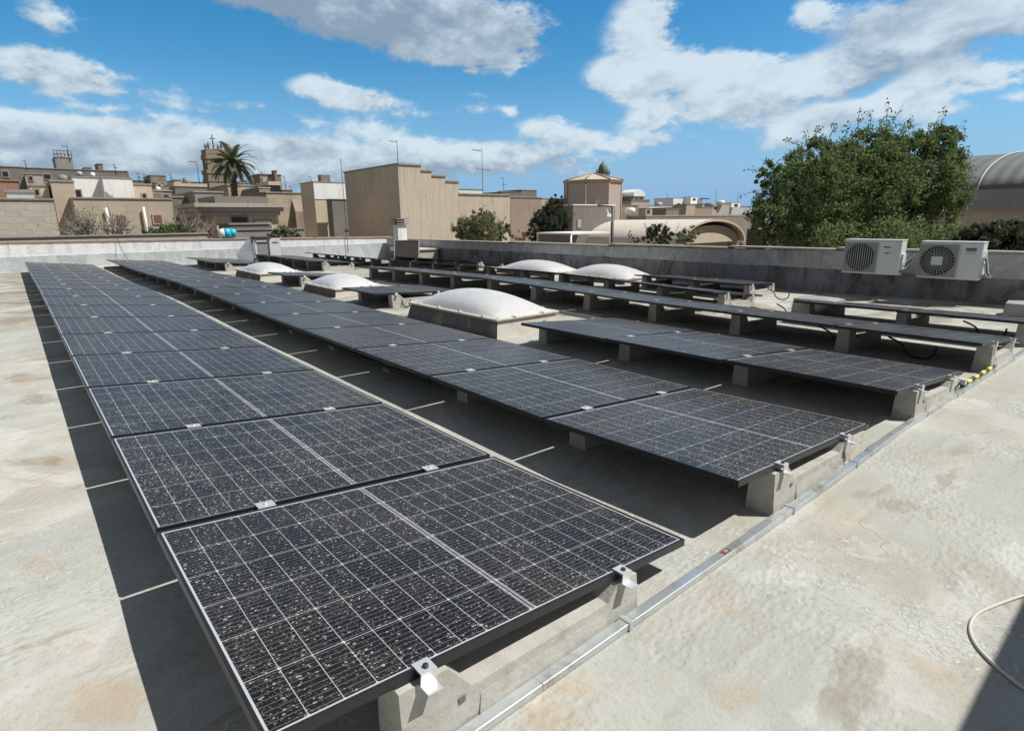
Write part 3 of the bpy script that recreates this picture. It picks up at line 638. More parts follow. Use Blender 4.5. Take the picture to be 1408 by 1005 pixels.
# ------------------------------------------------------------------ air conditioners
M_dgrey_ = basic('dull_bracket', (.12, .12, .12), .7, .3, .1, 5)
def air_con(x0, x1, zb, zt, y, kind, label):
    """front face looks toward +y at plane y; x0 is the right hand end in the picture"""
    w_ = x1-x0; h = zt-zb; d = .28; o = empty('air_conditioner', ((x0+x1)/2, y, zb)); tag(o, label, 'air conditioner', 'air conditioner units on the right parapet')
    b = MB(); b.box(-w_/2, w_/2, -d, 0, 0, h-.012, M_acwhite); b.build('casing', o, bevel=.012)
    b = MB(); b.box(-w_/2-.006, w_/2+.006, -d-.006, .012, h-.010, h+.012, M_acwhite); b.build('top_cover', o, bevel=.006)
    fcx = w_*.19; fr = h*.41; fz = h*.49; b = MB()
    # fan recess
    b.box(fcx-fr-.03, fcx+fr+.03, .001, .006, fz-fr-.02, fz+fr+.02, M_grey); b.build('fan_panel', o)
    b = MB(); V = []; n = 40
    b.add([(fcx+fr*.97*cos(2*pi*k/n), .0075, fz+fr*.97*sin(2*pi*k/n)) for k in range(n)], [tuple(range(n))], M_dark); b.build('fan_opening', o)
    b = MB()
    if kind == 0:
        for k in range(-6, 7):
            q = k*fr/6.6; hh = sqrt(max(0, fr*fr-q*q)); b.tube([(fcx+q, .016, fz-hh), (fcx+q, .016, fz+hh)], .0042, M_acwhite, 5)
        for rr in (.98,): b.tube([(fcx+fr*rr*cos(2*pi*k/n), .018, fz+fr*rr*sin(2*pi*k/n)) for k in range(n+1)], .0035, M_grey, 5)
    else:
        for k in range(28):
            q = 2*pi*k/28; b.tube([(fcx+fr*.28*cos(q), .022, fz+fr*.28*sin(q)), (fcx+fr*.99*cos(q+.12), .012, fz+fr*.99*sin(q+.12))], .0032, M_acwhite if k % 1 == 0 else M_grey, 5)
        for rr in (.62, .8, .99): b.tube([(fcx+fr*rr*cos(2*pi*k/n), .016, fz+fr*rr*sin(2*pi*k/n)) for k in range(n+1)], .0016, M_grey, 5)
    b.build('grille', o)
    if kind:
        b = MB(); b.box(fcx-.085, fcx+.085, .02, .035, fz-.075, fz+.075, M_acwhite); b.build('fan_hub', o, bevel=.02)
    b = MB(); xs_ = fcx-fr-.05; b.box(xs_-.003, xs_, .0005, .004, .02, h-.03, M_grey); b.build('panel_seam', o)
    def text(s, x, z, size, m_, nm='lettering'):
        fc = bpy.data.curves.new(nm, 'FONT'); fc.body = s; fc.size = size; fc.align_x = 'CENTER'; fc.extrude = .0005
        t = bpy.data.objects.new(nm, fc); COL.objects.link(t); dg = bpy.context.evaluated_depsgraph_get(); me = bpy.data.meshes.new_from_object(t.evaluated_get(dg))
        bpy.data.objects.remove(t); me.materials.clear(); me.materials.append(m_)
        q = bpy.data.objects.new(nm, me); COL.objects.link(q); q.parent = o; q.location = (x, .0065, z); q.rotation_euler = (pi/2, 0, pi); return q
    if kind:
        b = MB(); b.box(-w_*.40, -w_*.24, .0005, .004, h*.77, h*.85, M_dark); b.build('name_plate', o)
        text('HITACHI', -w_*.32, h*.79, .034, M_acwhite); text('INVERTER', -w_*.33, h*.70, .026, M_dark)
    else:
        b = MB(); b.box(-w_*.32, -w_*.20, .0005, .003, h*.79, h*.82, M_dark); b.build('name_plate', o)
        b = MB(); b.box(-w_*.31, -w_*.22, .0005, .003, h*.62, h*.645, M_dark); b.build('name_plate', o)
    for s in (-1, 1):
        b = MB(); b.box(s*w_*.32-.02, s*w_*.32+.02, -.36, -.02, -.035, -.003, M_dgrey_); b.box(s*w_*.32-.02, s*w_*.32+.02, -.39, -.36, -.20, -.036, M_dgrey_); b.build('bracket', o)
    # pipes at the side (picture right)
    for k in range(3):
        pts = [(-w_/2-.01, -.10-.02*k, .12+.05*k), (-w_/2-.08, -.10, .13+.06*k), (-w_/2-.14-.03*k, -.16, .30+.04*k), (-w_/2-.30-.02*k, -.22, .40+.02*k), (-w_/2-.42, -.34, .38)] if kind == 0 else \
              [(-w_/2-.01, -.08-.03*k, .30+.10*k), (-w_/2-.05, -.06, .27+.08*k), (-w_/2-.07-.02*k, -.06, .16), (-w_/2-.10-.01*k, -.10, .08+.02*k), (-w_/2-.13, -.2, .05), (-w_/2-.12, -.34, .1)]
        P = [Vector(p) for p in pts]; out = []
        for i in range(len(P)-1):
            p0, p1, p2, p3 = P[max(i-1, 0)], P[i], P[i+1], P[min(i+2, len(P)-1)]
            for t in [j/6 for j in range(6)]: out.append(.5*((2*p1)+(p2-p0)*t+(2*p0-5*p1+4*p2-p3)*t*t+(-1*p0+3*p1-3*p2+p3)*t**3))
        MB().tube(out+[P[-1]], .011 if k else .016, M_dark if k == 1 else M_acwhite, 7).build('pipe', o)
    b = MB(); b.box(-w_/2-.035, -w_/2, -.22, -.05, .10, h*.62, M_acwhite); b.build('valve_cover', o)
    return o
air_con(3.62, 4.60, .40, 1.04, -12.40, 0, 'white air conditioner with straight vertical fan bars, left of the two on the parapet')
air_con(2.42, 3.32, .39, 1.03, -12.40, 1, 'white air conditioner with spoked round fan and dark name plate on the parapet')
# far air conditioner with leaning sheet
p = at(357, 348, X=22.9)
def far_ac():
    o = empty('air_conditioner', (23.4, -7.25, .03)); tag(o, 'small far white air conditioner standing by the white parapet with a dark lid', 'air conditioner')
    b = MB()
    b.box(-.02, .34, -.40, .02, .12, .82, M_acwhite); q = MB(); q.box(-.02, .03, .505, .56, .12, .80, M_acwhite); q.build('corner_post', o); b.build('casing', o)
    b = MB(); b.box(.005, .30, .09, .50, .14, .72, M_grey); b.build('coil', o)
    b = MB(); b.box(-.024, -.019, -.30, -.08, .66, .70, M_dark); b.build('name_plate', o)
    b = MB(); b.box(-.1, .34, -.05, .62, .83, .93, M_dark); b.build('lid', o, bevel=.03)
    b = MB(); b.box(.0, .3, -.36, .52, 0, .12, M_conc); b.build('base', o)
    return o
far_ac()
M_zinc = basic('zinc_sheet', (.26, .28, .30), .45, .5, .15, 6)
b = MB(); V = [(0, .55, .02), (0, .0, .0), (.15, -.05, .85), (.2, .12, .88), (.1, .45, .5), (.05, .62, .28)]
b.add(V+[(x+.02, y, z) for x, y, z in V], [tuple(range(6)), tuple(range(11, 5, -1))]+[(i, 6+i, 6+(i+1) % 6, (i+1) % 6) for i in range(6)], M_zinc)
tag(b.build('metal_sheet', loc=(23.25, -6.60, .02)), 'grey bent metal sheet leaning beside the small far air conditioner', 'metal sheet')
# blue tank on parapet
M_blue = basic('cyan_plastic', (.05, .42, .60), .35, 0, .1, 6)
o = empty('water_tank', (24.62, -6.05, 1.08)); tag(o, 'turquoise plastic drum lying on top of the white far parapet', 'water tank')
b = MB(); pts = [(0, -.22, 0), (0, -.16, 0), (0, .18, 0), (0, .26, 0)]; 
b.tube([(0, -.34, 0), (0, -.30, 0), (0, -.12, 0)], .12, M_blue, 16, .20); b.tube([(0, -.12, 0), (0, .12, 0)], .20, M_blue, 16); b.build('body', o)
b = MB(); b.tube([(0, .12, 0), (0, .30, 0)], .20, M_acwhite, 16, .13); b.build('end_cap', o); b = MB(); b.box(-.08, .08, -.18, -.08, -.22, -.14, M_blue); b.box(-.08, .08, .0, .08, -.22, -.14, M_blue); b.build('foot', o)
# leaning solar thermal panel
o = empty('solar_collector', (19.9, -11.25, ground(20, -11)+.05)); tag(o, 'big dark collector panel tilted up by the far corner of the roof', 'solar collector')
M_coll = basic('collector_face', (.085, .075, .068), .35, 0, .15, 3)
b = MB(); b.box(-.46, .46, 0, .06, 0, .86, M_coll); q = b.build('absorber', o); b = MB()
for x_ in (-.475, .475): b.box(x_-.014, x_+.014, -.01, .075, -.02, .88, M_alu)
b.box(-.461, .461, -.01, .075, .861, .88, M_alu); b.box(-.461, .461, -.01, .075, -.03, -.003, M_alu); q2 = b.build('rim', o)
b = MB(); b.tube([(-.4, .0, .0), (-.4, -.45, -.02), (-.4, -.22, .7)], .015, M_alu, 6); q3 = b.build('stand', o)
for q in (q, q2): q.rotation_euler = (radians(18), 0, 0)
o.rotation_euler = (0, 0, radians(48))
# plinth by the corner
b = MB(); b.box(-.7, .7, -.5, .5, 0, .55, M_curb); b.box(-.75, .75, -.55, .55, .552, .60, M_flange)
tag(b.build('plinth', loc=(20.6, -12.2, -.2)), 'low rendered plinth in the far corner under the flue', 'plinth')
# concrete lumps
def lump(name, c, sx_, sy, sz_, rz, m_, label, cat):
    b = MB(); n = 7; vs = []
    import itertools
    for k in range(n+1):
        for i in range(n+1): 
            u = -1+2*i/n; v = -1+2*k/n; q = max(abs(u), abs(v)); h = sz_*(1-.12*q**4) + R.uniform(-.02, .02)*sz_*2
            vs.append((u*sx_*(1-.05*v), v*sy, h if q < .99 else sz_*.9))
    m0 = len(vs); b.add(vs, [(k*(n+1)+i, k*(n+1)+i+1, (k+1)*(n+1)+i+1, (k+1)*(n+1)+i) for k in range(n) for i in range(n)], m_, True)
    ring = [i for i in range(n+1)]+[(k*(n+1)+n) for k in range(1, n+1)]+[n*(n+1)+i for i in range(n-1, -1, -1)]+[k*(n+1) for k in range(n-1, 0, -1)]
    top = [vs[i] for i in ring]; bot = [(x*1.05, y*1.08, -.05) for x, y, z in top]; L = len(ring)
    b.add(top+bot, [(i, L+i, L+(i+1) % L, (i+1) % L) for i in range(L)], m_)
    o = b.build(name, loc=c); o.rotation_euler = (0, 0, rz); return tag(o, label, cat)
M_cem = basic('grey_cement', (.30, .305, .30), .9, 0, .25, 9, .01, dirt=(.45, .45, .42))
lump('cement_block', (3.95, -9.85, ground(4, -9.9)+.03), .33, .20, .27, .05, M_cem, 'rough grey cement box on the roof behind the pair of panels at right', 'cement box')
lump('cement_block', (1.45, -11.75, ground(2, -11.7)), .42, .22, .24, .0, M_cem, 'dark grey cement lump at the right picture edge by the parapet', 'cement lump')
lump('paving_slab', (24.0, -1.95, ground(24, -2)), .5, .3, .06, .1, M_curb, 'pale slab lying at the foot of the far parapet between the first two rows', 'slab')
# yellowish extension cord on roof
cable('extension_cord', [gl(x, y, .012) for x, y in ((3.9, -9.1), (4.3, -9.3), (4.9, -9.8), (5.6, -10.1), (6.1, -10.3))], .012, basic('dirty_yellow', (.30, .24, .10), .6), 'dirty yellow cord on the roof left of the grey cement box')
cable('antenna_cable', [(24.45, -2.45, 1.0), (24.3, -2.5, .6), (24.0, -2.7, .1)], .008, M_cable, 'two thin black cables hanging over the white parapet near the second row')

# ------------------------------------------------------------------ town
M_block = basic('sandy_plaster', (.58, .505, .405), .9, 0, .12, .8, .01, dirt=(.45, .385, .305), streak=.5)
M_tan = basic('tan_render', (.48, .41, .325), .9, 0, .16, .8, .01, dirt=(.34, .295, .24), streak=.4)
M_tan2 = basic('cream_render', (.62, .52, .39), .9, 0, .12, .7, .01, streak=.35)
M_beige = basic('grey_beige_render', (.45, .41, .355), .9, 0, .14, .8, .01, streak=.5)
M_pink = basic('pink_grey_render', (.47, .39, .345), .9, 0, .1, .7, streak=.25)
M_brown = basic('brown_stone', (.29, .235, .175), .95, 0, .25, 1.2, .02, streak=.4)
M_redbr = basic('red_brown_render', (.35, .275, .22), .9, 0, .15, 1, .01, streak=.3)
M_white = basic('white_wash', (.84, .84, .84), .85, 0, .06, .8, streak=.35)
M_dgrey = basic('dark_weathered_render', (.215, .20, .185), .95, 0, .25, 1, .01, streak=.4)
M_mgrey = basic('mid_grey_render', (.28, .27, .26), .9, 0, .2, 1, streak=.4)
M_pale = basic('pale_blue_panel', (.46, .50, .50), .6, 0, .08, 2)
M_terra = basic('terracotta_roof', (.34, .20, .145), .85, 0, .25, 3)
M_roofl = basic('light_roof_tile', (.50, .43, .33), .8, 0, .12, 1.5)
M_slate = basic('patinated_dome', (.13, .16, .13), .6, 0, .2, 2)
M_glassw = basic('dark_window', (.025, .028, .032), .15, 0, .1, 2)
M_shut = basic('brown_shutter', (.22, .10, .075), .6, 0, .12, 3)
M_iron = basic('weathered_iron', (.13, .125, .12), .6, .4, .2, 6)
M_blk = mat_block('tufa_blocks_pale', (.55, .51, .43), (.42, .385, .32))
M_blk2 = mat_block('tufa_blocks_ochre', (.52, .43, .315), (.36, .30, .22), streak=.45)
M_blk3 = mat_block('tufa_blocks_dark', (.30, .255, .20), (.2, .17, .13), streak=.5)
BASE = -7.0

def building(label, x0, x1, ytop, X, depth, m_, cat='building', base=BASE, par=.0, wins=(), left=None, name='house', m_side=None, ridge=None, top_m=None, rh=.25):
    """front face on the plane X, from picture column x0 to x1, roof edge at picture row ytop; depth runs away along +X.
    wins: (u0,u1,v0,v1,material) as fractions of the visible face"""
    ym = ytop
    A = at(x0, ym, X=X); B = at(x1, ym, X=X); zt = (A.z+B.z)/2; y0, y1 = B.y, A.y
    if left is not None: depth = at(left, ytop, Y=y1).x-X
    ox, oy = X, (y0+y1)/2; W = (y1-y0)/2
    o = empty(name, (ox, oy, base)); H = zt-base
    b = MB(); b.box(0, depth, -W, W, 0, H, m_); b.build('wall', o)
    if rh:
        t = .16; b = MB()
        b.box(-.05, depth+.05, -W-.05, -W+t, H+.003, H+rh*.35, top_m or M_copr); b.box(-.05, depth+.05, W-t, W+.05, H+.003, H+rh*.35, top_m or M_copr)
        b.box(-.05, t, -W+t+.003, W-t-.003, H+.003, H+rh*.35, top_m or M_copr); b.box(depth-t, depth+.05, -W+t+.003, W-t-.003, H+.003, H+rh*.35, top_m or M_copr)
        b.build('roof_edge', o)
    for (px0, px1, py0, py1, mm) in wins:
        a = at(px0, py0, X=X); c = at(px1, py1, X=X); yy0, yy1 = c.y-oy, a.y-oy; z0, z1 = c.z-base, a.z-base
        b = MB(); b.box(-.05, .02, yy0-.08, yy1+.08, z0-.10, z1+.08, M_copr if mm is not M_shut else M_pink); fr = b.build('window', o)
        b = MB(); b.box(-.07, -.052, yy0, yy1, z0, z1, mm); b.build('pane', fr)
    o['category'] = cat; o['label'] = label; return o, A, B, zt

def antenna(px, ytop, ybase, X, label, kind=0, h=None):
    a = at(px, ybase, X=X); t = at(px, ytop, X=X); H = t.z-a.z; o = empty('tv_antenna', tuple(a)); tag(o, label, 'antenna')
    r = .024*max(1, X/45); b = MB().tube([(0, 0, -.3), (0, 0, H)], r, M_iron, 6); b.build('mast', o); L = H*.16
    b = MB()
    if kind == 0:
        b.tube([(0, L*.2, H*.96), (0, L*2.3, H*.97)], r*.8, M_iron, 5)
        for k in range(5): q = L*(.5+.42*k); b.tube([(-L*.4, q, H*.966), (L*.4, q, H*.966)], r*.45, M_iron, 4)
    else:
        b.tube([(0, L*.2, H*.93), (0, L*1.6, H*.95)], r*.8, M_iron, 5); b.tube([(0, -L*1.5, H*.54), (0, L*1.1, H*.55)], r*.8, M_iron, 5)
        for k in range(4): q = L*(.3+.36*k); b.tube([(-L*.5, q, H*.945), (L*.5, q, H*.945)], r*.45, M_iron, 4)
        for k in range(5): q = -L*1.3+L*.55*k; b.tube([(-.1, q, H*.545-L*.18), (-.1, q, H*.545+L*.18)], r*.4, M_iron, 4)
    b.build('aerial', o); return o

def tank(px, py0, py1, wpx, X, label, m_=None):
    a = at(px, py1, X=X); t = at(px, py0, X=X); r = abs(at(px+wpx/2, py1, X=X).y-a.y); H = t.z-a.z
    o = empty('rooftop_tank', tuple(a)); tag(o, label, 'water tank'); MB().lathe([(r, 0), (r, H*.85), (r*.75, H*.93)], m_ or M_mgrey, seg=14).build('body', o); MB().lathe([(r*.5, H*.93), (r*.5, H), (.02, H)], m_ or M_mgrey, seg=12).build('lid', o)

# --- left: from the near walls back to the skyline
building('pale tufa block wall building at the left picture edge', -120, 73, 274.5, 33, 9, M_blk, rh=.2)
building('pale blue metal cabin with grey canopy on the block building at far left', 8, 46, 265, 36, 3, M_pale, base=.5, name='rooftop_cabin', cat='cabin', top_m=M_mgrey, rh=.4)
building('terracotta roofed hut at the left edge', -20, 24, 249, 44, 4, M_terra, base=.5, name='rooftop_hut', cat='hut', top_m=M_terra)
building('low grey penthouse roofline at the left edge of the skyline', -60, 31, 229, 62, 10, M_dgrey, wins=((3, 12, 236, 243, M_glassw),))
building('tall narrow tan house left of the white washed houses', 69, 101, 250, 39, 7, M_tan, rh=.2)
tank(87, 240.5, 249.5, 13, 41, 'grey rooftop water tank left of the white washed houses')
o, *_ = building('white washed house with streaked wall left of its twin', 99, 140, 244, 45, 8, M_white, wins=((103, 112, 262, 271, M_glassw),), rh=.15)
building('white washed house with grey tank, right of its twin', 140.5, 181, 245, 44, 8, M_white, rh=.15)
tank(151, 263, 273, 10, 43, 'blue grey water tank at the foot of the white washed wall', M_pale)
building('long tan wall building with two pinkish shuttered windows', 100, 236, 274, 37, 6, M_tan, wins=((163, 175, 297, 312, M_shut), (211, 223, 296, 306, M_shut)), rh=.2)
for k, (pa, pb, py0, py1) in enumerate(((145.5, 151, 286, 314), (197, 203, 285, 317))):
    a = at(pa, py0, X=36.9); c = at(pb, py1, X=36.9); MBt = MB().tube([(36.85, a.y, a.z), (36.85, a.y, c.z-1)], .055, M_white, 8)
    tag(MBt.build('drain_pipe'), 'white drain pipe %s on the long tan wall' % ('left of the first shuttered window' if k == 0 else 'between the two shuttered windows'), 'drain pipe')
building('dark skyline block carrying the grey water tower', 30, 176, 234, 75, 12, M_dgrey, wins=((60, 70, 240, 246, M_glassw), (105, 113, 240, 246, M_glassw)), top_m=M_mgrey)
o, A, B, zt = building('grey concrete water tower with railing on the left skyline', 75, 99, 217, 78, 5, M_mgrey, name='water_tower', cat='tower', rh=.3)
b = MB(); y0, y1 = B.y-A.y+(A.y-B.y)/2, (A.y-B.y)/2; H = zt+7
for k in range(6):
    y = -y1+2*y1*k/5; b.tube([(.1, y, H), (.1, y, H+.7)], .035, M_iron, 4)
for z_ in (.35, .7): b.tube([(.1, -y1, H+z_), (.1, y1, H+z_)], .035, M_iron, 4)
b.build('railing', o)
antenna(95.5, 201, 219, 78, 'thin antenna mast on the grey water tower')
building('dark chimney block right of the water tower', 134, 141, 226, 76, 3, M_dgrey, name='chimney', cat='chimney', base=3)
building('small sandy house with round hole behind the long tan wall', 182, 208, 254.5, 46, 6, M_tan2, wins=((196, 201, 267, 273, M_glassw),))
building('cluttered low sandy house left of the grey slab', 206, 236, 263, 47, 6, M_blk3, wins=((209, 222, 266, 270, M_dgrey), (225, 233, 268, 273, M_glassw)))
building('long dark distant roofline left of the bell tower', 176, 282, 250, 85, 12, M_dgrey, top_m=M_mgrey, wins=((190, 196, 256, 261, M_glassw), (236, 242, 256, 262, M_glassw)))
building('little flat turret house on the dark distant roofline', 206, 228, 242, 83, 5, M_blk3, base=3, top_m=M_copr)
tank(257.5, 244, 256, 11, 60, 'tall brown rooftop cistern left of the bell tower', M_redbr)
building('dim house with pale cornice under the brown cistern', 240, 284, 257, 52, 8, M_dgrey, top_m=M_tan2, rh=.7)
building('dark narrow house left of the grey slab', 233, 268, 272, 42, 6, M_dgrey)
building('big plain grey slab wall in front of the bell tower', 267, 306, 265, 40, 6, M_mgrey, rh=.25)
# bell tower
def bell_tower():
    X = 62; A = at(290, 270, X=X); B = at(322, 270, X=X); cy = (A.y+B.y)/2; W = (A.y-B.y)/2; zc = at(296, 239, X=X).z; zt = at(292, 205, X=X).z
    o = empty('bell_tower', (X+W, cy, BASE)); tag(o, 'weathered brown stone bell tower behind the palm tree', 'bell tower'); b = MB()
    H0 = at(296, 250, X=X).z-BASE; Hc = zc-BASE; Ht = zt-BASE
    b.box(-W, W, -W, W, 0, H0, M_redbr); b.build('shaft', o); b = MB(); b.box(-W*1.05, W*1.05, -W*1.05, W*1.05, H0+.003, H0+.3, M_brown); b.box(-W, W, -W, W, H0+.303, Hc, M_brown); b.box(-W*1.06, W*1.06, -W*1.06, W*1.06, Hc+.003, Hc+.35, M_brown); b.build('cornice', o)
    w2 = W*.9; b = MB()
    for sx_ in (-1, 1):
        for sy2 in (-1, 1): b.box(sx_*w2-.55 if sx_ > 0 else -w2, w2 if sx_ > 0 else -w2+.55, sy2*w2-.55 if sy2 > 0 else -w2, w2 if sy2 > 0 else -w2+.55, Hc+.353, Ht-.9, M_brown)
    b.box(-w2*.93, w2*.93, -w2*.93, w2*.93, Hc+.353, Ht-.9, M_blk3); b.build('belfry', o)
    for rr in range(2):
        b = MB(); 
        n = 10; aw = w2*.3; az_ = Hc+1.0; ah = (Ht-Hc)*.42
        pr = [(-aw, az_), (aw, az_)]+[(aw*cos(pi*k/n), az_+ah+aw*sin(pi*k/n)) for k in range(n+1)]
        if rr == 0: b.add([(-w2*.93-.02, u, z) for u, z in pr], [tuple(range(len(pr)))], M_glassw)
        else: b.add([(u, w2*.93+.02, z) for u, z in pr], [tuple(range(len(pr)))], M_glassw)
        b.build('bell_opening', o)
    b = MB(); b.box(-W*.97, W*.97, -W*.97, W*.97, Ht-.895, Ht-.45, M_brown); b.box(-w2, w2, -w2, w2, Ht-.447, Ht, M_brown); b.build('upper_cornice', o)
    for sx_ in (-1, 1):
        for sy2 in (-1, 1):
            MB().lathe([(.13, 0), (.07, .15), (.14, .3), (.1, .5), (.02, .7)], M_dgrey, c=(sx_*w2*.6, sy2*w2*.6, Ht), seg=8).build('finial', o)
    b = MB(); b.tube([(0, 0, Ht), (0, 0, Ht+1.4)], .06, M_iron, 5); b.tube([(0, -.25, Ht+1.05), (0, .25, Ht+1.05)], .045, M_iron, 5); b.build('cross', o)
bell_tower()
building('sandy block house right behind the palm trunk', 313, 366, 256, 50, 7, M_blk2, wins=((320, 333, 270, 282, M_white), (344, 352, 268, 283, M_glassw)), top_m=M_copr)
building('dark distant roofline right of the palm crown', 345, 358, 248, 66, 8, M_dgrey)
building('grey rooftop stair box with chimney right of the palm', 357, 386, 241, 58, 4, M_blk3, base=2, top_m=M_dgrey, wins=((361, 375, 245, 253, M_beige),))
building('slim dark chimney on the grey stair box', 377, 380.5, 235, 57, .8, M_dgrey, name='chimney', cat='chimney', base=5, rh=.1)
building('grey stepped house with light awning right of the palm', 356, 371, 259, 46, 6, M_mgrey, rh=.2, top_m=M_roofl)
building('light sloping awning roof over dark opening right of the palm', 370, 385, 255, 47, 3, M_glassw, name='awning_house', cat='house', top_m=M_roofl, rh=.8)
o, A, B, zt = building('ochre block building with row of buttress pillars', 366, 415, 266, 44, 8, M_blk2, top_m=M_copr)
W = (A.y-B.y)/2
for k in range(5):
    b = MB(); y = W-2.0-k*1.05*(W/3.2); b.box(-.5, -.003, y-.22, y+.22, 0, zt+7-1.3, M_redbr); b.add([(-.5, y-.22, zt+7-1.3), (-.5, y+.22, zt+7-1.3), (-.003, y+.22, zt+7-.4), (-.003, y-.22, zt+7-.4), (-.003, y-.22, zt+7-1.3), (-.003, y+.22, zt+7-1.3)], [(0, 1, 2, 3), (0, 3, 4), (1, 5, 2)], M_redbr); b.build('pillar', o)
o, A, B, zt = building('tan house with broad stepped cornice and dark garage opening', 296, 382, 296.5, 35, 5, M_tan2, wins=((318, 341, 299, 313, M_glassw), (350, 372, 303, 309, M_beige)), rh=0)
W = (A.y-B.y)/2; b = MB()
for k, (e, z_) in enumerate(((.12, 0), (.28, .22), (.45, .44))): b.box(-e, 5, -W-e, W+.6+e, zt+7+.003+z_, zt+7+z_+.215, M_beige)
b.build('cornice', o); b = MB(); b.box(.5, 4.5, -W+.3, W-.2, zt+7+.66, zt+7+1.05, M_dgrey); b.build('roof', o)
building('small dark roof shed in front of the tan cornice house', 316, 370, 309, 31, 2.2, M_dgrey, name='shed', cat='shed', top_m=M_mgrey)
building('low pale rendered wall behind the far parapet', 300, 418, 316, 30, .4, M_mgrey, name='garden_wall', cat='wall', rh=.1)
building('low grey brown wall strip behind the white parapet at left', -120, 285, 325.5, 28.5, .4, M_beige, name='garden_wall', cat='wall', rh=.15)
# two faced buildings
o, A, B, zt = building('narrow cream building with pale top band left of the tall stepped block', 430.5, 474, 251.5, 36, 7, M_tan2, left=412.5, rh=.15)
W = (A.y-B.y)/2; b = MB(); b.box(-.03, -.003, -W, W, zt+7-1.0, zt+7-.02, M_white); b.build('pale_band', o)
b = MB(); b.box(.5, 1.0, -.3, .3, zt+7, zt+7+.5, M_dgrey); b.build('vent', o)
building('low dark grey infill wall beside the tall stepped block', 456, 476, 274.5, 34.5, .8, M_dgrey, rh=.1)
# big stepped block
def big_block():
    X = 33; P = lambda px, py: at(px, py, X=X); c = P(547, 227); right = P(701, 269); y0 = c.y
    o = empty('stepped_building', (X, y0, BASE)); tag(o, 'tall windowless sandy building with stepped roofline in the centre', 'building')
    cols = [(547, 579, 227.5), (579, 594, 236), (594, 613, 243), (613, 631, 250.5), (631, 701, 268.5)]; depth = abs(at(473, 236, Y=y0).x-X)
    b = MB(); tops = []
    for k, (a, e, t) in enumerate(cols):
        ya = P(a, t).y-y0; ye = P(e, t).y-y0; z = P((a+e)/2, t).z-BASE
        d = depth
        tops.append((ya, ye, z, d))
    # merge boxes side by side: inner faces are hidden
    pr = [(tops[-1][1], 0), (tops[0][0], 0)]
    for ya, ye, z, d in tops: pr += [(ya, z), (ye, z)]
    b.prism(pr, 0, depth, M_block); b.build('wall', o)
    for ya, ye, z, d in tops:
        q = MB(); q.box(-.06, .12, ye+.003, ya+.06*(ya == 0), z+.003, z+.10, M_copr)
        if ya == tops[0][0]: q.box(.123, d+.05, ya-.15, ya+.06, z+.003, z+.10, M_copr)
        q.build('roof_edge', o)
    return o, y0, depth
o, y0, dp = big_block()
building('brown plastered house between the stepped block and the dark tree', 701.5, 745, 272, 36, 7, M_redbr, rh=.2)
building('white penthouse just above the stepped wall', 631, 664, 261, 52, 5, M_white, base=-2, rh=.2, top_m=M_copr)
building('dark flat skyline house under the small antenna', 689, 717, 265, 60, 5, M_dgrey, rh=.2)
building('dark skyline house with vent right of the small antenna', 717, 738, 262, 60, 5, M_dgrey, rh=.2)
building('pale ochre house peeping out left of the church', 744, 779, 274, 52, 6, M_tan2)
antenna(547.5, 194, 228, 33.3, 'tall television antenna on the highest corner of the stepped building')
antenna(664, 204, 268, 36, 'tallest television antenna with two cross arms above the stepped wall', 1)
antenna(692.5, 244, 266, 60, 'small antenna on the dark skyline house', 1)
for k, (px, yt, yb_, X, lab) in enumerate(((36, 221, 229, 62, 'thin antenna on the grey roofline at far left'), (159, 226, 236, 75, 'thin antenna above the white washed houses'), (177, 236, 246, 60, 'thin antenna at the end of the white washed houses'),
        (192, 238, 251, 84, 'thin antenna left of the flat turret house'), (201, 240, 250, 84, 'thin antenna touching the flat turret house'), (236, 240, 250, 84, 'thin antenna right of the flat turret house'), (274, 222, 250, 80, 'tall thin antenna just left of the bell tower'),
        (360, 236, 242, 60, 'small antenna on the grey stair box'), (393, 242, 262, 60, 'thin antenna right of the stair box'), (401, 256, 268, 60, 'short antenna above the buttressed building'), (428, 243, 252, 36.5, 'small antenna on the narrow cream building'),
        (917, 266, 279, 95, 'thin antenna above the small grey houses right of the church'), (984, 260, 276, 110, 'thin antenna in the middle of the right skyline'), (1014, 266, 278, 110, 'thin antenna left of the big tree'))):
    antenna(px, yt, yb_, X, lab, k % 2)
# flue with cowl in front of the big block
def flue():
    X = 21.2; a = at(551, 336, X=X); t = at(551, 299, X=X); H = t.z-a.z; o = empty('flue', (a.x, a.y, a.z)); tag(o, 'square white flue with louvred cowl at the corner of the stepped building', 'flue')
    w_ = abs(at(556, 320, X=X).y-a.y); b = MB(); b.box(-w_, w_, -w_, w_, -.1, H*.72, M_white); b.build('shaft', o); b = MB()
    for k in range(3): b.box(-w_*1.35, w_*1.35, -w_*1.35, w_*1.35, H*(.74+.09*k), H*(.78+.09*k), M_mgrey)
    b.box(-w_*.7, w_*.7, -w_*.7, w_*.7, H*.72, H*.96, M_dgrey); b.build('cowl', o)
    b = MB(); b.box(-w_*1.6, w_*1.6, -w_*1.6, w_*1.6, -.25, -.1, M_white); b.build('foot', o)
flue()
# cable with junction across the big wall
b = MB(); a = at(477, 330, X=24.45); b.tube([(24.42, a.y, .1), (24.42, a.y, 4.1)], .012, M_cable, 5); b.box(24.37, 24.45, a.y-.07, a.y+.07, 1.03, 1.12, M_dark); tag(b.build('cable_post'), 'thin dark cable post standing against the white far parapet', 'cable post')
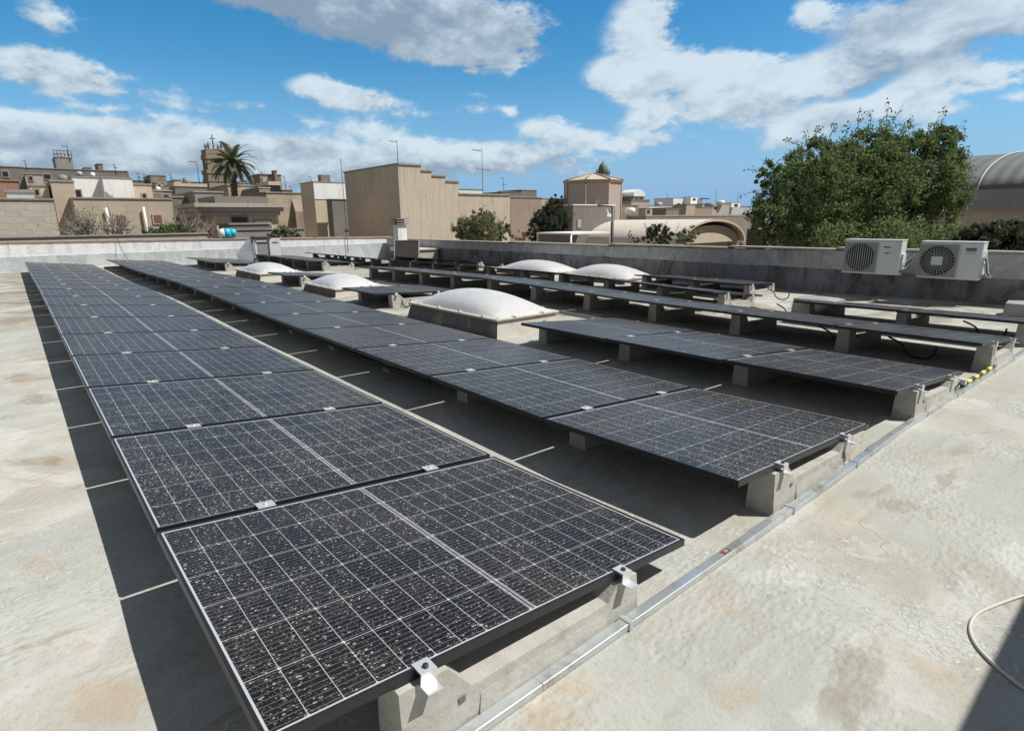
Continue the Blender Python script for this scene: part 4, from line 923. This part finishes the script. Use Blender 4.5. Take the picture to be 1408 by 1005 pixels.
# --- small rooftop clutter on the skyline
for (lab, x0, x1, yt, X, d, m_, bs, w_) in (
    ('little sandy stair hut on the roofs left of the brown cistern', 240, 249, 248, 66, 3, M_tan2, 2, ()),
    ('small grey hut on the long dark skyline block at left', 116, 126, 231, 76, 3, M_mgrey, 4, ()),
    ('low pale parapet box above the terracotta hut', 34, 58, 240, 58, 4, M_beige, 2, ((40, 45, 243, 248, M_glassw),)),
    ('cream wall stub right of the terracotta hut', 40, 66, 256, 40, 3, M_tan2, 0, ((48, 54, 261, 268, M_glassw),)),
    ('small tan hut with dark door beside the turret house', 214, 226, 252, 60, 3, M_tan, 0, ((218, 221, 254, 259, M_glassw),)),
    ('little white wall on the cluttered sandy roofs', 222, 232, 259, 49, 1.5, M_white, 1, ()),
    ('grey block hut just right of the palm trunk', 330, 343, 252, 53, 3, M_mgrey, 2, ((334, 338, 255, 260, M_glassw),)),
    ('brownish hut above the ochre buttressed building', 388, 402, 262, 48, 3, M_blk3, 1, ()),
    ('pale low house far behind the tallest antenna', 664, 688, 266, 70, 5, M_beige, -2, ((670, 674, 267.5, 270, M_glassw),)),
    ('cream rooftop hut between the purple house and white gable', 888, 897, 287, 54, 3, M_tan2, 0, ((890, 893, 289, 293, M_glassw),)),
    ('small white stair hut on the right skyline', 950, 959, 271, 88, 3, M_white, 4, ((953, 956, 273, 275.5, M_glassw),)),
    ('little ochre hut on the mid grey flat house', 944, 956, 282, 62, 3, M_blk2, 2, ()),
    ('pale hut by the leftmost leaves of the big tree', 1006, 1018, 279, 82, 3, M_white, 4, ((1010, 1014, 281, 284, M_glassw),))):
    building(lab, x0, x1, yt, X, d, m_, base=bs, name='rooftop_hut', cat='hut', wins=w_, rh=.2)
tank(110, 236, 242.5, 8, 70, 'small pale tank on the long skyline block above the white houses', M_pale)
tank(128, 237.5, 244, 7, 55, 'round white tank just above the left white washed house', M_white)
tank(218, 257, 264, 7, 48, 'white tank on the cluttered low sandy house', M_white)
tank(341, 248, 254, 6, 51, 'small blue tank right of the palm trunk', M_blue)
tank(905, 278, 284.5, 6, 70, 'small tank on the white house with dark gable', M_pale)
tank(975, 279, 285, 7, 78, 'grey tank near the black cube vents', M_mgrey)
tank(990, 275.5, 281.5, 6, 80, 'pale tank on the house with two dark vents', M_white)
# --- church
def church():
    dr = pixdir(815, 253); C0 = CAM+dr*(70/dr.dot(fw)); C0.z = 0; o = empty('church', (C0.x, C0.y, BASE)); tag(o, 'pinkish octagonal church apse with tiled pyramid roof and small green dome', 'church')
    rr = 39.5*70/F; zz = lambda px, py, dd: (CAM+pixdir(px, py)*dd).z
    H = zz(815, 253.5, 70)-BASE; HA = zz(815, 239, 70)-BASE
    a0 = radians(-47.8)+radians(180)-radians(22.5)+radians(10)
    MB().lathe([(rr, 0), (rr, H)], M_pink, seg=8, smooth=False, a0=a0).build('wall', o)
    MB().lathe([(rr*1.03, H+.003), (rr*1.06, H+.25), (rr*1.06, H+.35)], M_redbr, seg=8, smooth=False, a0=a0).build('cornice', o)
    rf = MB().lathe([(rr*1.07, H+.353), (rr*.03, HA)], M_roofl, seg=8, smooth=False, a0=a0).build('roof', o)
    b = MB()
    for k in range(8):
        q = a0+2*pi*k/8; b.tube([(rr*1.07*cos(q), rr*1.07*sin(q), H+.40), (0, 0, HA+.05)], .09, M_redbr, 5)
        b.tube([(rr*1.01*cos(q), rr*1.01*sin(q), 0), (rr*1.01*cos(q), rr*1.01*sin(q), H)], .09, M_redbr, 5)
    b.build('ribs', o)
    # lantern further back
    D = CAM+pixdir(829, 235)*105; s = 105/F; z = lambda py: zz(829, py, 105)
    o2 = empty('church_dome', (D.x, D.y, BASE)); tag(o2, 'grey green domed lantern tower behind the octagonal church roof', 'dome tower')
    MB().lathe([(9*s, 0), (9*s, z(243)-BASE), (10.6*s, z(242.7)-BASE), (10.6*s, z(240)-BASE)], M_mgrey, seg=8, smooth=False).build('drum', o2)
    MB().lathe([(6.5*s, z(240)-BASE), (6.5*s, z(236)-BASE), (6.7*s, z(234)-BASE), (5.6*s, z(229.5)-BASE), (3.6*s, z(226)-BASE), (1.2*s, z(223.8)-BASE), (.4*s, z(221)-BASE)], M_slate, seg=16).build('dome', o2)
    for q in range(6):
        an = q*pi/3+.4; MB().tube([(9.2*s*cos(an), 9.2*s*sin(an), z(240)-BASE), (9.2*s*cos(an), 9.2*s*sin(an), z(232.5)-BASE)], 1.0*s, M_dgrey, 6, .5*s).build('pinnacle', o2)
church()
building('dark brown house with lean-to roof below the church', 788, 846, 283, 38, 7, M_dgrey, wins=((794, 798, 303, 313, M_beige),), top_m=M_white, rh=.3)
building('small green window house at the church corner', 851, 859, 267, 62, 4, M_dgrey, wins=((852, 858, 270, 276, M_slate),))
building('brown stained wall right of the church', 846, 878, 283, 50, 5, M_blk3, top_m=M_copr)
tank(866, 285.5, 294, 9, 47, 'white rooftop tank beside the brown stained wall', M_white)
building('purple grey square house with cornice right of the church', 868, 893, 277, 58, 7, M_pink, top_m=M_dgrey, rh=.8)
o, A, B, zt = building('little belfry hut with white round roof on the purple grey house', 871, 886, 270, 60, 2.5, M_dgrey, base=4, rh=0, name='rooftop_hut', cat='hut', wins=((874, 877, 271.5, 275, M_glassw), (880, 883, 271.5, 275, M_glassw)))
W = (A.y-B.y)/2; b = MB(); n = 10; pr2 = [(W*1.08*cos(pi*k/n), zt-4+W*.75*sin(pi*k/n)) for k in range(n+1)]; b.prism(pr2, -.1, 2.6, M_white); b.build('roof', o)
building('small white house with dark gable right of the purple house', 893, 926, 284, 72, 7, M_white, wins=((897, 901, 290, 296, M_glassw), (906, 910, 291, 297, M_glassw)), top_m=M_dgrey, rh=.6)
building('pale gabled house on the right skyline', 926, 942, 273, 90, 6, M_white, wins=((931, 935, 280, 285, M_glassw),), top_m=M_dgrey)
building('grey terraced house with white pillars on the right skyline', 942, 966, 275, 92, 6, M_mgrey, wins=((944, 952, 279, 284, M_white),), top_m=M_dgrey)
building('olive block in front of the pale gabled house', 916, 934, 288.5, 60, 6, M_blk3, rh=.3)
building('long mid grey flat house on the right skyline', 934, 980, 286, 64, 8, M_redbr, wins=((938, 944, 290, 293, M_glassw),), rh=.3, top_m=M_dgrey)
building('house with two dark vents left of the big tree', 966, 1003, 281, 80, 8, M_beige, wins=((968, 976, 283, 287, M_white), (982, 986, 284, 288, M_glassw)), top_m=M_dgrey)
building('light grey low house nearest the big tree', 998, 1034, 285, 84, 7, M_pale, top_m=M_dgrey, rh=.8)
building('long stained brown wall above the vaulted roof', 888, 1040, 297.5, 46, 3, M_blk3, rh=.5, top_m=M_copr)
building('small black cube vent on the right skyline', 967, 970.5, 274, 80, 1, M_dark, name='vent', cat='vent', base=6, rh=0)
building('second small black cube vent on the right skyline', 972.5, 976, 274, 80, 1, M_dark, name='vent', cat='vent', base=6, rh=0)
# vaulted hall
def vault(o, X0, X1, yc, rad, zs, zt, m_, thick, mface, seg=22, floor=BASE):
    """barrel vault along X with springing height zs, crown zt (heights above BASE)"""
    h = zt-zs; out = [(rad*cos(pi*k/seg), zs+h*sin(pi*k/seg)) for k in range(seg+1)]
    inn = [((rad-thick)*cos(pi*k/seg), zs+(h-thick)*sin(pi*k/seg)) for k in range(seg+1)]
    b = MB(); V = [(X0, y, z) for y, z in out]+[(X1, y, z) for y, z in out]+[(X0, y, z) for y, z in inn]+[(X1, y, z) for y, z in inn]; n = seg+1
    b.add(V, [(i, i+1, n+i+1, n+i) for i in range(seg)], m_, True)
    b.add(V, [(2*n+i, 3*n+i, 3*n+i+1, 2*n+i+1) for i in range(seg)]+[(i, 2*n+i, 2*n+i+1, i+1) for i in range(seg)]+[(n+i, n+i+1, 3*n+i+1, 3*n+i) for i in range(seg)], mface)
    return b
def hall():
    X = 27.5; L_ = at(889, 325, X=X+4); a = at(944, 330, X=X); c = at(1025, 326, X=X); yc = (at(938, 330, X=X).y+c.y)/2; rad = (at(938, 330, X=X).y-c.y)/2
    zt = at(985, 301.5, X=X).z-BASE; zs = at(1020, 327, X=X).z-BASE-.3
    o = empty('vaulted_hall', (X, yc, BASE)); tag(o, 'cream barrel vaulted hall with open round end arch left of the big tree', 'hall')
    Mv = basic('vault_cream', (.62, .53, .40), .85, 0, .08, .8, streak=.15); Mv2 = basic('vault_top', (.60, .55, .48), .8, 0, .1, .8, streak=.2)
    vault(o, 0, 17, 0, rad, zs, zt, Mv2, .18, Mv).build('vault_roof', o)
    b = MB(); seg = 20; h = zt-zs-.5; pr3 = [(rad*.93*cos(pi*k/seg), zs+(h)*sin(pi*k/seg)) for k in range(seg+1)]; b.prism(pr3, .45, .7, Mv); b.build('end_wall', o)
    b = MB(); b.box(.71, 17, -rad*.97, rad*.97, 0, zs, M_tan2); b.box(-.1, 17, rad*.97+.003, rad*1.03, zs-.2, zs+.02, Mv2); b.build('wall', o)
hall()
# steel canopy frame + floodlight mast
def canopy():
    X = 24; a = at(785, 333, X=X); c = at(841, 321, X=X); o = empty('steel_canopy', (X, c.y, a.z-3)); W = a.y-c.y; H = at(800, 320, X=X).z-(a.z-3)
    tag(o, 'white framed dark canopy standing left of the vaulted hall', 'canopy'); b = MB(); b.box(0, 3, 0, W, H-.1, H, M_white); b.build('roof', o)
    for y in (.05, W-.05):
        for x in (.05, 2.95): MB().tube([(x, y, 0), (x, y, H-.1)], .06, M_white, 6).build('post', o)
    b = MB(); b.box(2.8, 2.9, .1, W-.1, 0, H-.15, M_dgrey); b.build('back_wall', o)
canopy()
def mast():
    X = 22.5; a = at(841, 338, X=X); t = at(843.5, 283, X=X); o = empty('floodlight_mast', (X, a.y, a.z-2)); H = t.z-a.z+2; tag(o, 'brown mast with white floodlight arm in front of the church', 'lamp mast')
    MB().tube([(0, 0, 0), (0, 0, H)], .09, M_iron, 8).build('pole', o); b = MB(); b.tube([(0, 0, H-.05), (0, 1.3, H+.02)], .05, M_iron, 6); b.tube([(0, 0, H-1.0), (0, .45, H-.35), (0, .55, H-.2)], .04, M_white, 6); b.build('arm', o)
    b = MB(); b.box(-.12, .12, .25, .62, H-.62, H-.45, M_white); q = b.build('floodlight', o)
mast()
# grey arched hangar roof at right
def hangar():
    Y = -44; e = at(1408, 262, Y=Y); t = at(1408, 205, Y=Y-8); o = empty('arched_hangar', (0, Y, BASE)); tag(o, 'big hangar with grey corrugated arched roof at the right edge', 'hangar')
    x0 = at(1318, 262, Y=Y).x; ze = e.z-BASE; Mc = mat_corr('corrugated_grey', (.145, .155, .155), 9.0, 0)
    zt = at(1408, 204.5, Y=Y-9).z-BASE; x0 = at(1190, 262, Y=Y).x; seg = 22; half = 15; h = zt-ze
    pr4 = [(-half+half*cos(pi*k/seg)*1.0, ze+h*sin(pi*k/seg)) for k in range(seg+1)]; b = MB(); n = seg+1
    X0, X1 = -22, x0+6; V = [(X0, y, z) for y, z in pr4]+[(X1, y, z) for y, z in pr4]
    b.add(V, [(i, n+i, n+i+1, i+1) for i in range(seg)], Mc, True); b.add(V, [tuple(range(n)), tuple(range(2*n-1, n-1, -1))], M_mgrey); b.build('roof', o)
    zb = at(1370, 288, Y=Y).z-BASE; b = MB(); b.box(X0, X1, .003, .4, zb, ze+.1, M_mgrey); b.build('gutter_wall', o)
    b = MB(); b.box(X0, X1, -2*half, -.003, 0, ze, M_tan); b.build('wall', o)
    xs_ = at(1365, 240, Y=Y-3).x; b = MB(); b.tube([(xs_+.0, y, z+.05) for y, z in pr4[:12]], .05, M_pale, 5); b.build('roof_strip', o)
    for k in range(6):
        xx = 2+k*4.0; b = MB(); b.box(xx, xx+1.6, -.001, .05, zb-3.2, zb-1.2, M_glassw); b.build('window', o)
hangar()

# ------------------------------------------------------------------ vegetation
M_bark = basic('bark', (.16, .125, .09), .95, 0, .25, 5, .02)
M_twig = basic('pale_twigs', (.28, .25, .22), .95, 0, .2, 5)
ML_big = mat_leaf('leaf_fresh_green', (.085, .135, .045), (.27, .34, .15), .45)
ML_ol = mat_leaf('leaf_olive', (.15, .17, .085), (.33, .34, .20), .3)
ML_dark = mat_leaf('leaf_dark', (.045, .06, .035), (.12, .135, .08), .25)
ML_hedge = mat_leaf('leaf_hedge', (.06, .08, .045), (.18, .20, .13), .25)
ML_palm = mat_leaf('palm_leaf', (.11, .13, .075), (.27, .29, .19), .2)
def rv(s=1): 
    while True:
        v = Vector((R.uniform(-1, 1), R.uniform(-1, 1), R.uniform(-1, 1)))
        if .01 < v.length < 1: return v*s
def leaf_mesh(b, pts, size, m_, elong=2.2, wind=None):
    V = []; Fc = []
    for p in pts:
        d = rv().normalized()
        if wind: d = (d+wind).normalized()
        n = rv().normalized(); s = d.cross(n)
        if s.length < .1: continue
        s.normalize(); L = size*R.uniform(.6, 1.35); w_ = L/elong; i = len(V)
        V += [p-d*L/2, p+s*w_/2, p+d*L/2, p-s*w_/2]; Fc.append((i, i+1, i+2, i+3))
    b.add(V, Fc, m_)
def tree(name, label, base, lobes, leaf, nleaf, m_leaf, trunk_r, cat='tree', group=None, twigs=0, wind=None, nbr=26, m_br=None, shoots=()):
    """lobes: (centre offset, radii, weight) crown ellipsoids relative to base"""
    o = empty(name, tuple(base)); tag(o, label, cat, group); m_br = m_br or M_bark
    H = sum(l[0][2] for l in lobes)/len(lobes); b = MB(); fork = Vector((0, 0, max(.3, H*.35)))
    b.tube([(0, 0, -.5), (.04*H*.2, 0, fork.z*.5), tuple(fork)], trunk_r*1.2, m_br, 9, trunk_r*.75); b.build('trunk', o)
    tot = sum(l[2] for l in lobes); pts = []; br = MB()
    for c, r, wt in lobes:
        c = Vector(c); k = max(2, int(nbr*wt/tot)); tips = []
        for j in range(k):
            d = rv().normalized(); d.z = d.z*.8+.15; t = c+Vector((d.x*r[0], d.y*r[1], d.z*r[2]))*R.uniform(.55, .98); mid = fork.lerp(t, .5)+rv(.12*max(r)); 
            br.tube([tuple(fork), tuple(mid), tuple(t)], trunk_r*.42, m_br, 5, trunk_r*.06, cap=False); tips.append((mid, t))
        nl = int(nleaf*wt/tot); clumps = []
        for j in range(max(6, nl//70)):
            d = rv().normalized(); q = R.uniform(.35, 1.0)**.6; clumps.append((c+Vector((d.x*r[0], d.y*r[1], d.z*r[2]))*q, max(r)*R.uniform(.08, .26)))
        for j in range(nl):
            cc_, rr = clumps[R.randrange(len(clumps))]; pts.append(cc_+rv(rr)*R.uniform(.3, 1.15))
    for s0, s1, n_ in shoots:
        s0, s1 = Vector(s0), Vector(s1); mid = (s0+s1)/2+rv(.12); br.tube([tuple(s0), tuple(mid), tuple(s1)], .018, m_br, 4, .005, cap=False)
        for j in range(n_): t = R.uniform(.25, 1.02); pts.append(s0.lerp(s1, t)+rv(.14))
    br.build('branches', o); b = MB(); leaf_mesh(b, pts, leaf, m_leaf, wind=wind); b.build('crown', o); return o

# big tree on the right: crown centre about 21 m away
def big_tree():
    D = 20.5; s = D/F
    def pos(px, py, dd=0): 
        d = pixdir(px, py); return CAM + d*(D+dd)
    c0 = pos(1180, 300); base = Vector((c0.x, c0.y, BASE)); lobes = []
    for px, py, rx, ry, dd, wt in ((1180, 262, 95, 80, 0, 5), (1110, 270, 80, 62, -1, 3), (1255, 250, 78, 78, .5, 3.6), (1290, 290, 45, 66, -.5, 2.0), (1070, 300, 50, 44, -1.2, 1.6), (1120, 225, 56, 44, .5, 1.5), (1200, 210, 70, 40, .6, 1.9), (1285, 205, 44, 34, .6, 1.1), (1062, 245, 34, 26, 0, .5), (1180, 325, 130, 26, -1.5, 2.4)):
        p = pos(px, py, dd)-base; lobes.append((tuple(p), (rx*s*.80, rx*s*.7, ry*s*.86), wt))
    sh = []
    for x0, y0, x1, y1 in ((1075, 240, 1027, 232), (1080, 262, 1020, 268), (1100, 200, 1078, 191), (1110, 200, 1106, 181), (1140, 190, 1150, 168), (1180, 185, 1184, 146), (1195, 185, 1197, 150), (1206, 185, 1216, 160), (1215, 190, 1243, 143), (1222, 190, 1222, 140), (1228, 190, 1260, 170), (1270, 190, 1304, 148), (1280, 190, 1300, 160), (1290, 200, 1328, 178), (1300, 205, 1330, 165), (1300, 220, 1334, 214), (1245, 180, 1256, 160), (1160, 190, 1166, 168), (1062, 300, 1028, 300), (1060, 225, 1048, 222), (1120, 190, 1128, 172)):
        sh.append((tuple(pos(x0, y0)-base), tuple(pos(x1, y1)-base), 22))
    tree('leafy_tree', 'big wind blown green tree behind the air conditioners', base, lobes, .118, 88000, ML_big, .26, shoots=sh, wind=Vector((-.25, .25, .15)), nbr=90)
big_tree()
def bush_px(name, label, lobes_px, X, leaf, nleaf, mleaf, tr, cat='shrub', Y=None, nbr=24, shoots_px=(), m_br=None, base_z=None, wind=None):
    """lobes_px: (px, py, rx, ry, weight) at plane X"""
    A = at(lobes_px[0][0], lobes_px[0][1], X=X) if Y is None else at(lobes_px[0][0], lobes_px[0][1], Y=Y)
    s = (A-CAM).dot(fw)/F; base = Vector((A.x, A.y, BASE if base_z is None else base_z)); lb = []
    dist = (A-CAM).dot(fw)
    def pos(px, py): return CAM+pixdir(px, py)*dist
    for px, py, rx, ry, wt in lobes_px: lb.append((tuple(pos(px, py)-base), (rx*s, rx*s*.8, ry*s), wt))
    sh = [(tuple(pos(a, b_)-base), tuple(pos(c, d)-base), n_) for a, b_, c, d, n_ in shoots_px]
    return tree(name, label, base, lb, leaf, nleaf, mleaf, tr, cat, shoots=sh, nbr=nbr, m_br=m_br, wind=wind)
bush_px('olive_shrub', 'round grey green olive shrub in front of the stepped wall', [(660, 315, 38, 22, 4), (640, 318, 22, 16, 1.4), (688, 318, 20, 14, 1.2), (662, 300, 18, 12, .9)], 27, .13, 15000, ML_ol, .09,
        shoots_px=[(640, 305, 632, 291, 10), (660, 295, 666, 283, 12), (676, 300, 682, 288, 10), (690, 305, 696, 296, 8), (624, 312, 618, 303, 8)])
bush_px('dry_shrub', 'small yellowish dry shrub between the olive shrub and the dark tree', [(712, 324, 14, 9, 1)], 28, .09, 900, mat_leaf('leaf_dry', (.20, .15, .06), (.34, .27, .13), .2), .04)
bush_px('dark_tree', 'dense dark evergreen tree left of the church', [(758, 308, 30, 30, 4), (740, 318, 20, 18, 1.4), (772, 316, 18, 20, 1.4), (765, 284, 16, 15, 1.2)], 29, .13, 20000, ML_dark, .12, cat='tree',
        shoots_px=[(765, 282, 764, 270, 14), (775, 290, 786, 278, 14), (780, 300, 792, 292, 10), (745, 300, 735, 288, 8)])
bush_px('leafy_shrub', 'dark green shrub in front of the vaulted hall', [(905, 322, 20, 16, 2), (896, 326, 12, 12, .8), (918, 326, 10, 12, .8)], 22, .11, 6500, ML_dark, .06, shoots_px=[(890, 316, 886, 306, 8), (910, 312, 915, 306, 10)])
bush_px('leafy_shrub', 'loose olive green shrub overlapping the vault edge', [(942, 326, 18, 10, 1.6), (955, 318, 8, 7, .4)], 21.5, .11, 3200, ML_ol, .05, shoots_px=[(950, 322, 969, 318, 14), (945, 318, 952, 308, 8), (930, 318, 936, 308, 6)])
bush_px('leafy_shrub', 'tiny leafy sprig at the foot of the cream hall wall', [(876, 331, 10, 6, 1), (866, 322, 3, 4, .3)], 21, .10, 420, ML_dark, .03)
bush_px('leafy_shrub', 'small brownish sprig under the end arch of the vaulted hall', [(1008, 336, 14, 5, 1)], 19.5, .09, 420, ML_dark, .03, shoots_px=[(1008, 336, 1012, 326, 8)])
bush_px('hedge', 'dark clipped hedge below the arched hangar', [(1380, 330, 40, 22, 3), (1345, 332, 28, 18, 2), (1420, 330, 36, 22, 2), (1362, 318, 26, 12, 1), (1400, 316, 24, 11, 1)], 0, .14, 15000, ML_hedge, .12, cat='hedge', Y=-17.5)
bush_px('agave_shrub', 'spiky pale green shrub behind the far parapet beside the small air conditioner', [(388, 323, 24, 9, 2), (404, 324, 14, 8, 1)], 26.5, .22, 1500, ML_ol, .05, base_z=-2)
bush_px('leafy_shrub', 'small dark shrub at the foot of the narrow cream building', [(438, 327, 9, 4, 1)], 27, .10, 300, ML_dark, .03, base_z=-2)
bush_px('leafy_shrub', 'low bright green shrub in front of the second shuttered window', [(232, 317, 30, 8, 2), (205, 319, 14, 6, .6), (258, 319, 12, 5, .5)], 31, .12, 3000, ML_big, .05)
def bare(label, px, py, X, rpx, hpx, n, nl, mleaf):
    a = at(px, py, X=X); s = (a-CAM).dot(fw)/F; o = empty('bare_shrub', (a.x, a.y, BASE)); tag(o, label, 'shrub'); b = MB(); z0 = a.z-BASE; tips = []
    MB().tube([(0, 0, 0), (0, 0, z0)], .10, M_twig, 7, .06).build('trunk', o)
    for k in range(n):
        an = R.uniform(0, 2*pi); el_ = R.uniform(.25, 1.35); L = R.uniform(.6, 1.05); d = Vector((cos(an)*cos(el_)*rpx, sin(an)*cos(el_)*rpx, sin(el_)*hpx))*s*L
        st = Vector((R.uniform(-.2, .2), R.uniform(-.2, .2), z0-R.uniform(0, .3))); mid = st+d*.5+rv(.18); b.tube([tuple(st), tuple(mid), tuple(st+d)], .03, M_twig, 4, .009, cap=False)
        for j in range(4):
            q = st.lerp(mid, R.uniform(.5, 1)) if R.random() < .4 else mid.lerp(st+d, R.uniform(0, .8)); e = q+d.normalized()*R.uniform(.2, .5)+rv(.35); b.tube([tuple(q), tuple(e)], .014, M_twig, 3, .006, cap=False); tips.append(e)
    b.build('branches', o); b = MB(); leaf_mesh(b, [t+rv(.15) for t in tips for _ in range(nl)], .09, mleaf); 
    if nl: b.build('leaves', o)
bare('leafless twiggy shrub in front of the tall narrow tan house', 118, 322, 31, 30, 40, 44, 2, ML_ol)
bare('leafless branching shrub by the first shuttered window', 160, 324, 32, 26, 36, 30, 1, ML_ol)
bare('pale bare shrub left of the tan cornice house', 258, 324, 32, 28, 36, 46, 0, ML_ol)
bare('dense thorny bare shrub under the grey slab wall', 285, 322, 33, 18, 20, 26, 0, ML_ol)
# palm
def palm():
    X = 43; c = at(319.5, 225, X=X); s = (c-CAM).dot(fw)/F; a = at(322.5, 284, X=X); o = empty('palm_tree', (a.x, a.y, BASE)); tag(o, 'tall date palm with drooping fronds in front of the bell tower', 'palm tree')
    H = c.z-BASE; dx, dy = 0, c.y-a.y; b = MB(); pts = [(dx*t, dy*t+.12*sin(3*t), H*t) for t in [i/16 for i in range(17)]]; b.tube(pts, .21, M_bark, 12, .19)
    for k in range(60):
        t = k/60; b.lathe([(.20, 0), (.245, .06), (.20, .12)], M_bark, c=(dx*t, dy*t+.12*sin(3*t), H*t), seg=10)
    b.build('trunk', o); top = Vector((0, dy, H)); b = MB(); L0 = 35*s
    b2 = MB().lathe([(.22, -.9), (.42, -.4), (.4, .1), (.15, .5)], M_bark, c=tuple(top), seg=10); b2.build('crown_heart', o)
    for k in range(46):
        an = k*2.399; e0 = 1.38-1.8*(k/46)**.8; L = L0*R.uniform(.9, 1.12); droop = R.uniform(1.0, 1.5); n = 14; p = top.copy(); rach = [p.copy()]; e = e0
        for i in range(n): e -= droop/n*(.35+1.1*i/n); p = p+Vector((cos(an)*cos(e), sin(an)*cos(e), sin(e)))*L/n; rach.append(p.copy())
        b.tube([tuple(q) for q in rach], .035, ML_palm, 4, .01, cap=False); V = []; Fc = []
        for i in range(1, n+1):
            for h2 in (0, .5):
                if i == n and h2: continue
                q = rach[i] if not h2 or i == n else rach[i].lerp(rach[min(i+1, n)], .5); t = (rach[min(i+1, n)]-rach[i-1]).normalized(); side = t.cross(Vector((0, 0, 1))).normalized(); u = i/n; ll = L0*.17*(sin(pi*min(1, u*.85+.12)))+.1
                for sg in (-1, 1):
                    d = (side*sg*.8+t*.75+Vector((0, 0, -.05+.25*(1-u)))).normalized(); j = len(V); wv_ = t*.05; V += [q-wv_, q+wv_, q+d*ll+Vector((0, 0, -.06*ll))]; Fc.append((j, j+1, j+2))
        b.add(V, Fc, ML_palm)
    b.build('fronds', o)
palm()
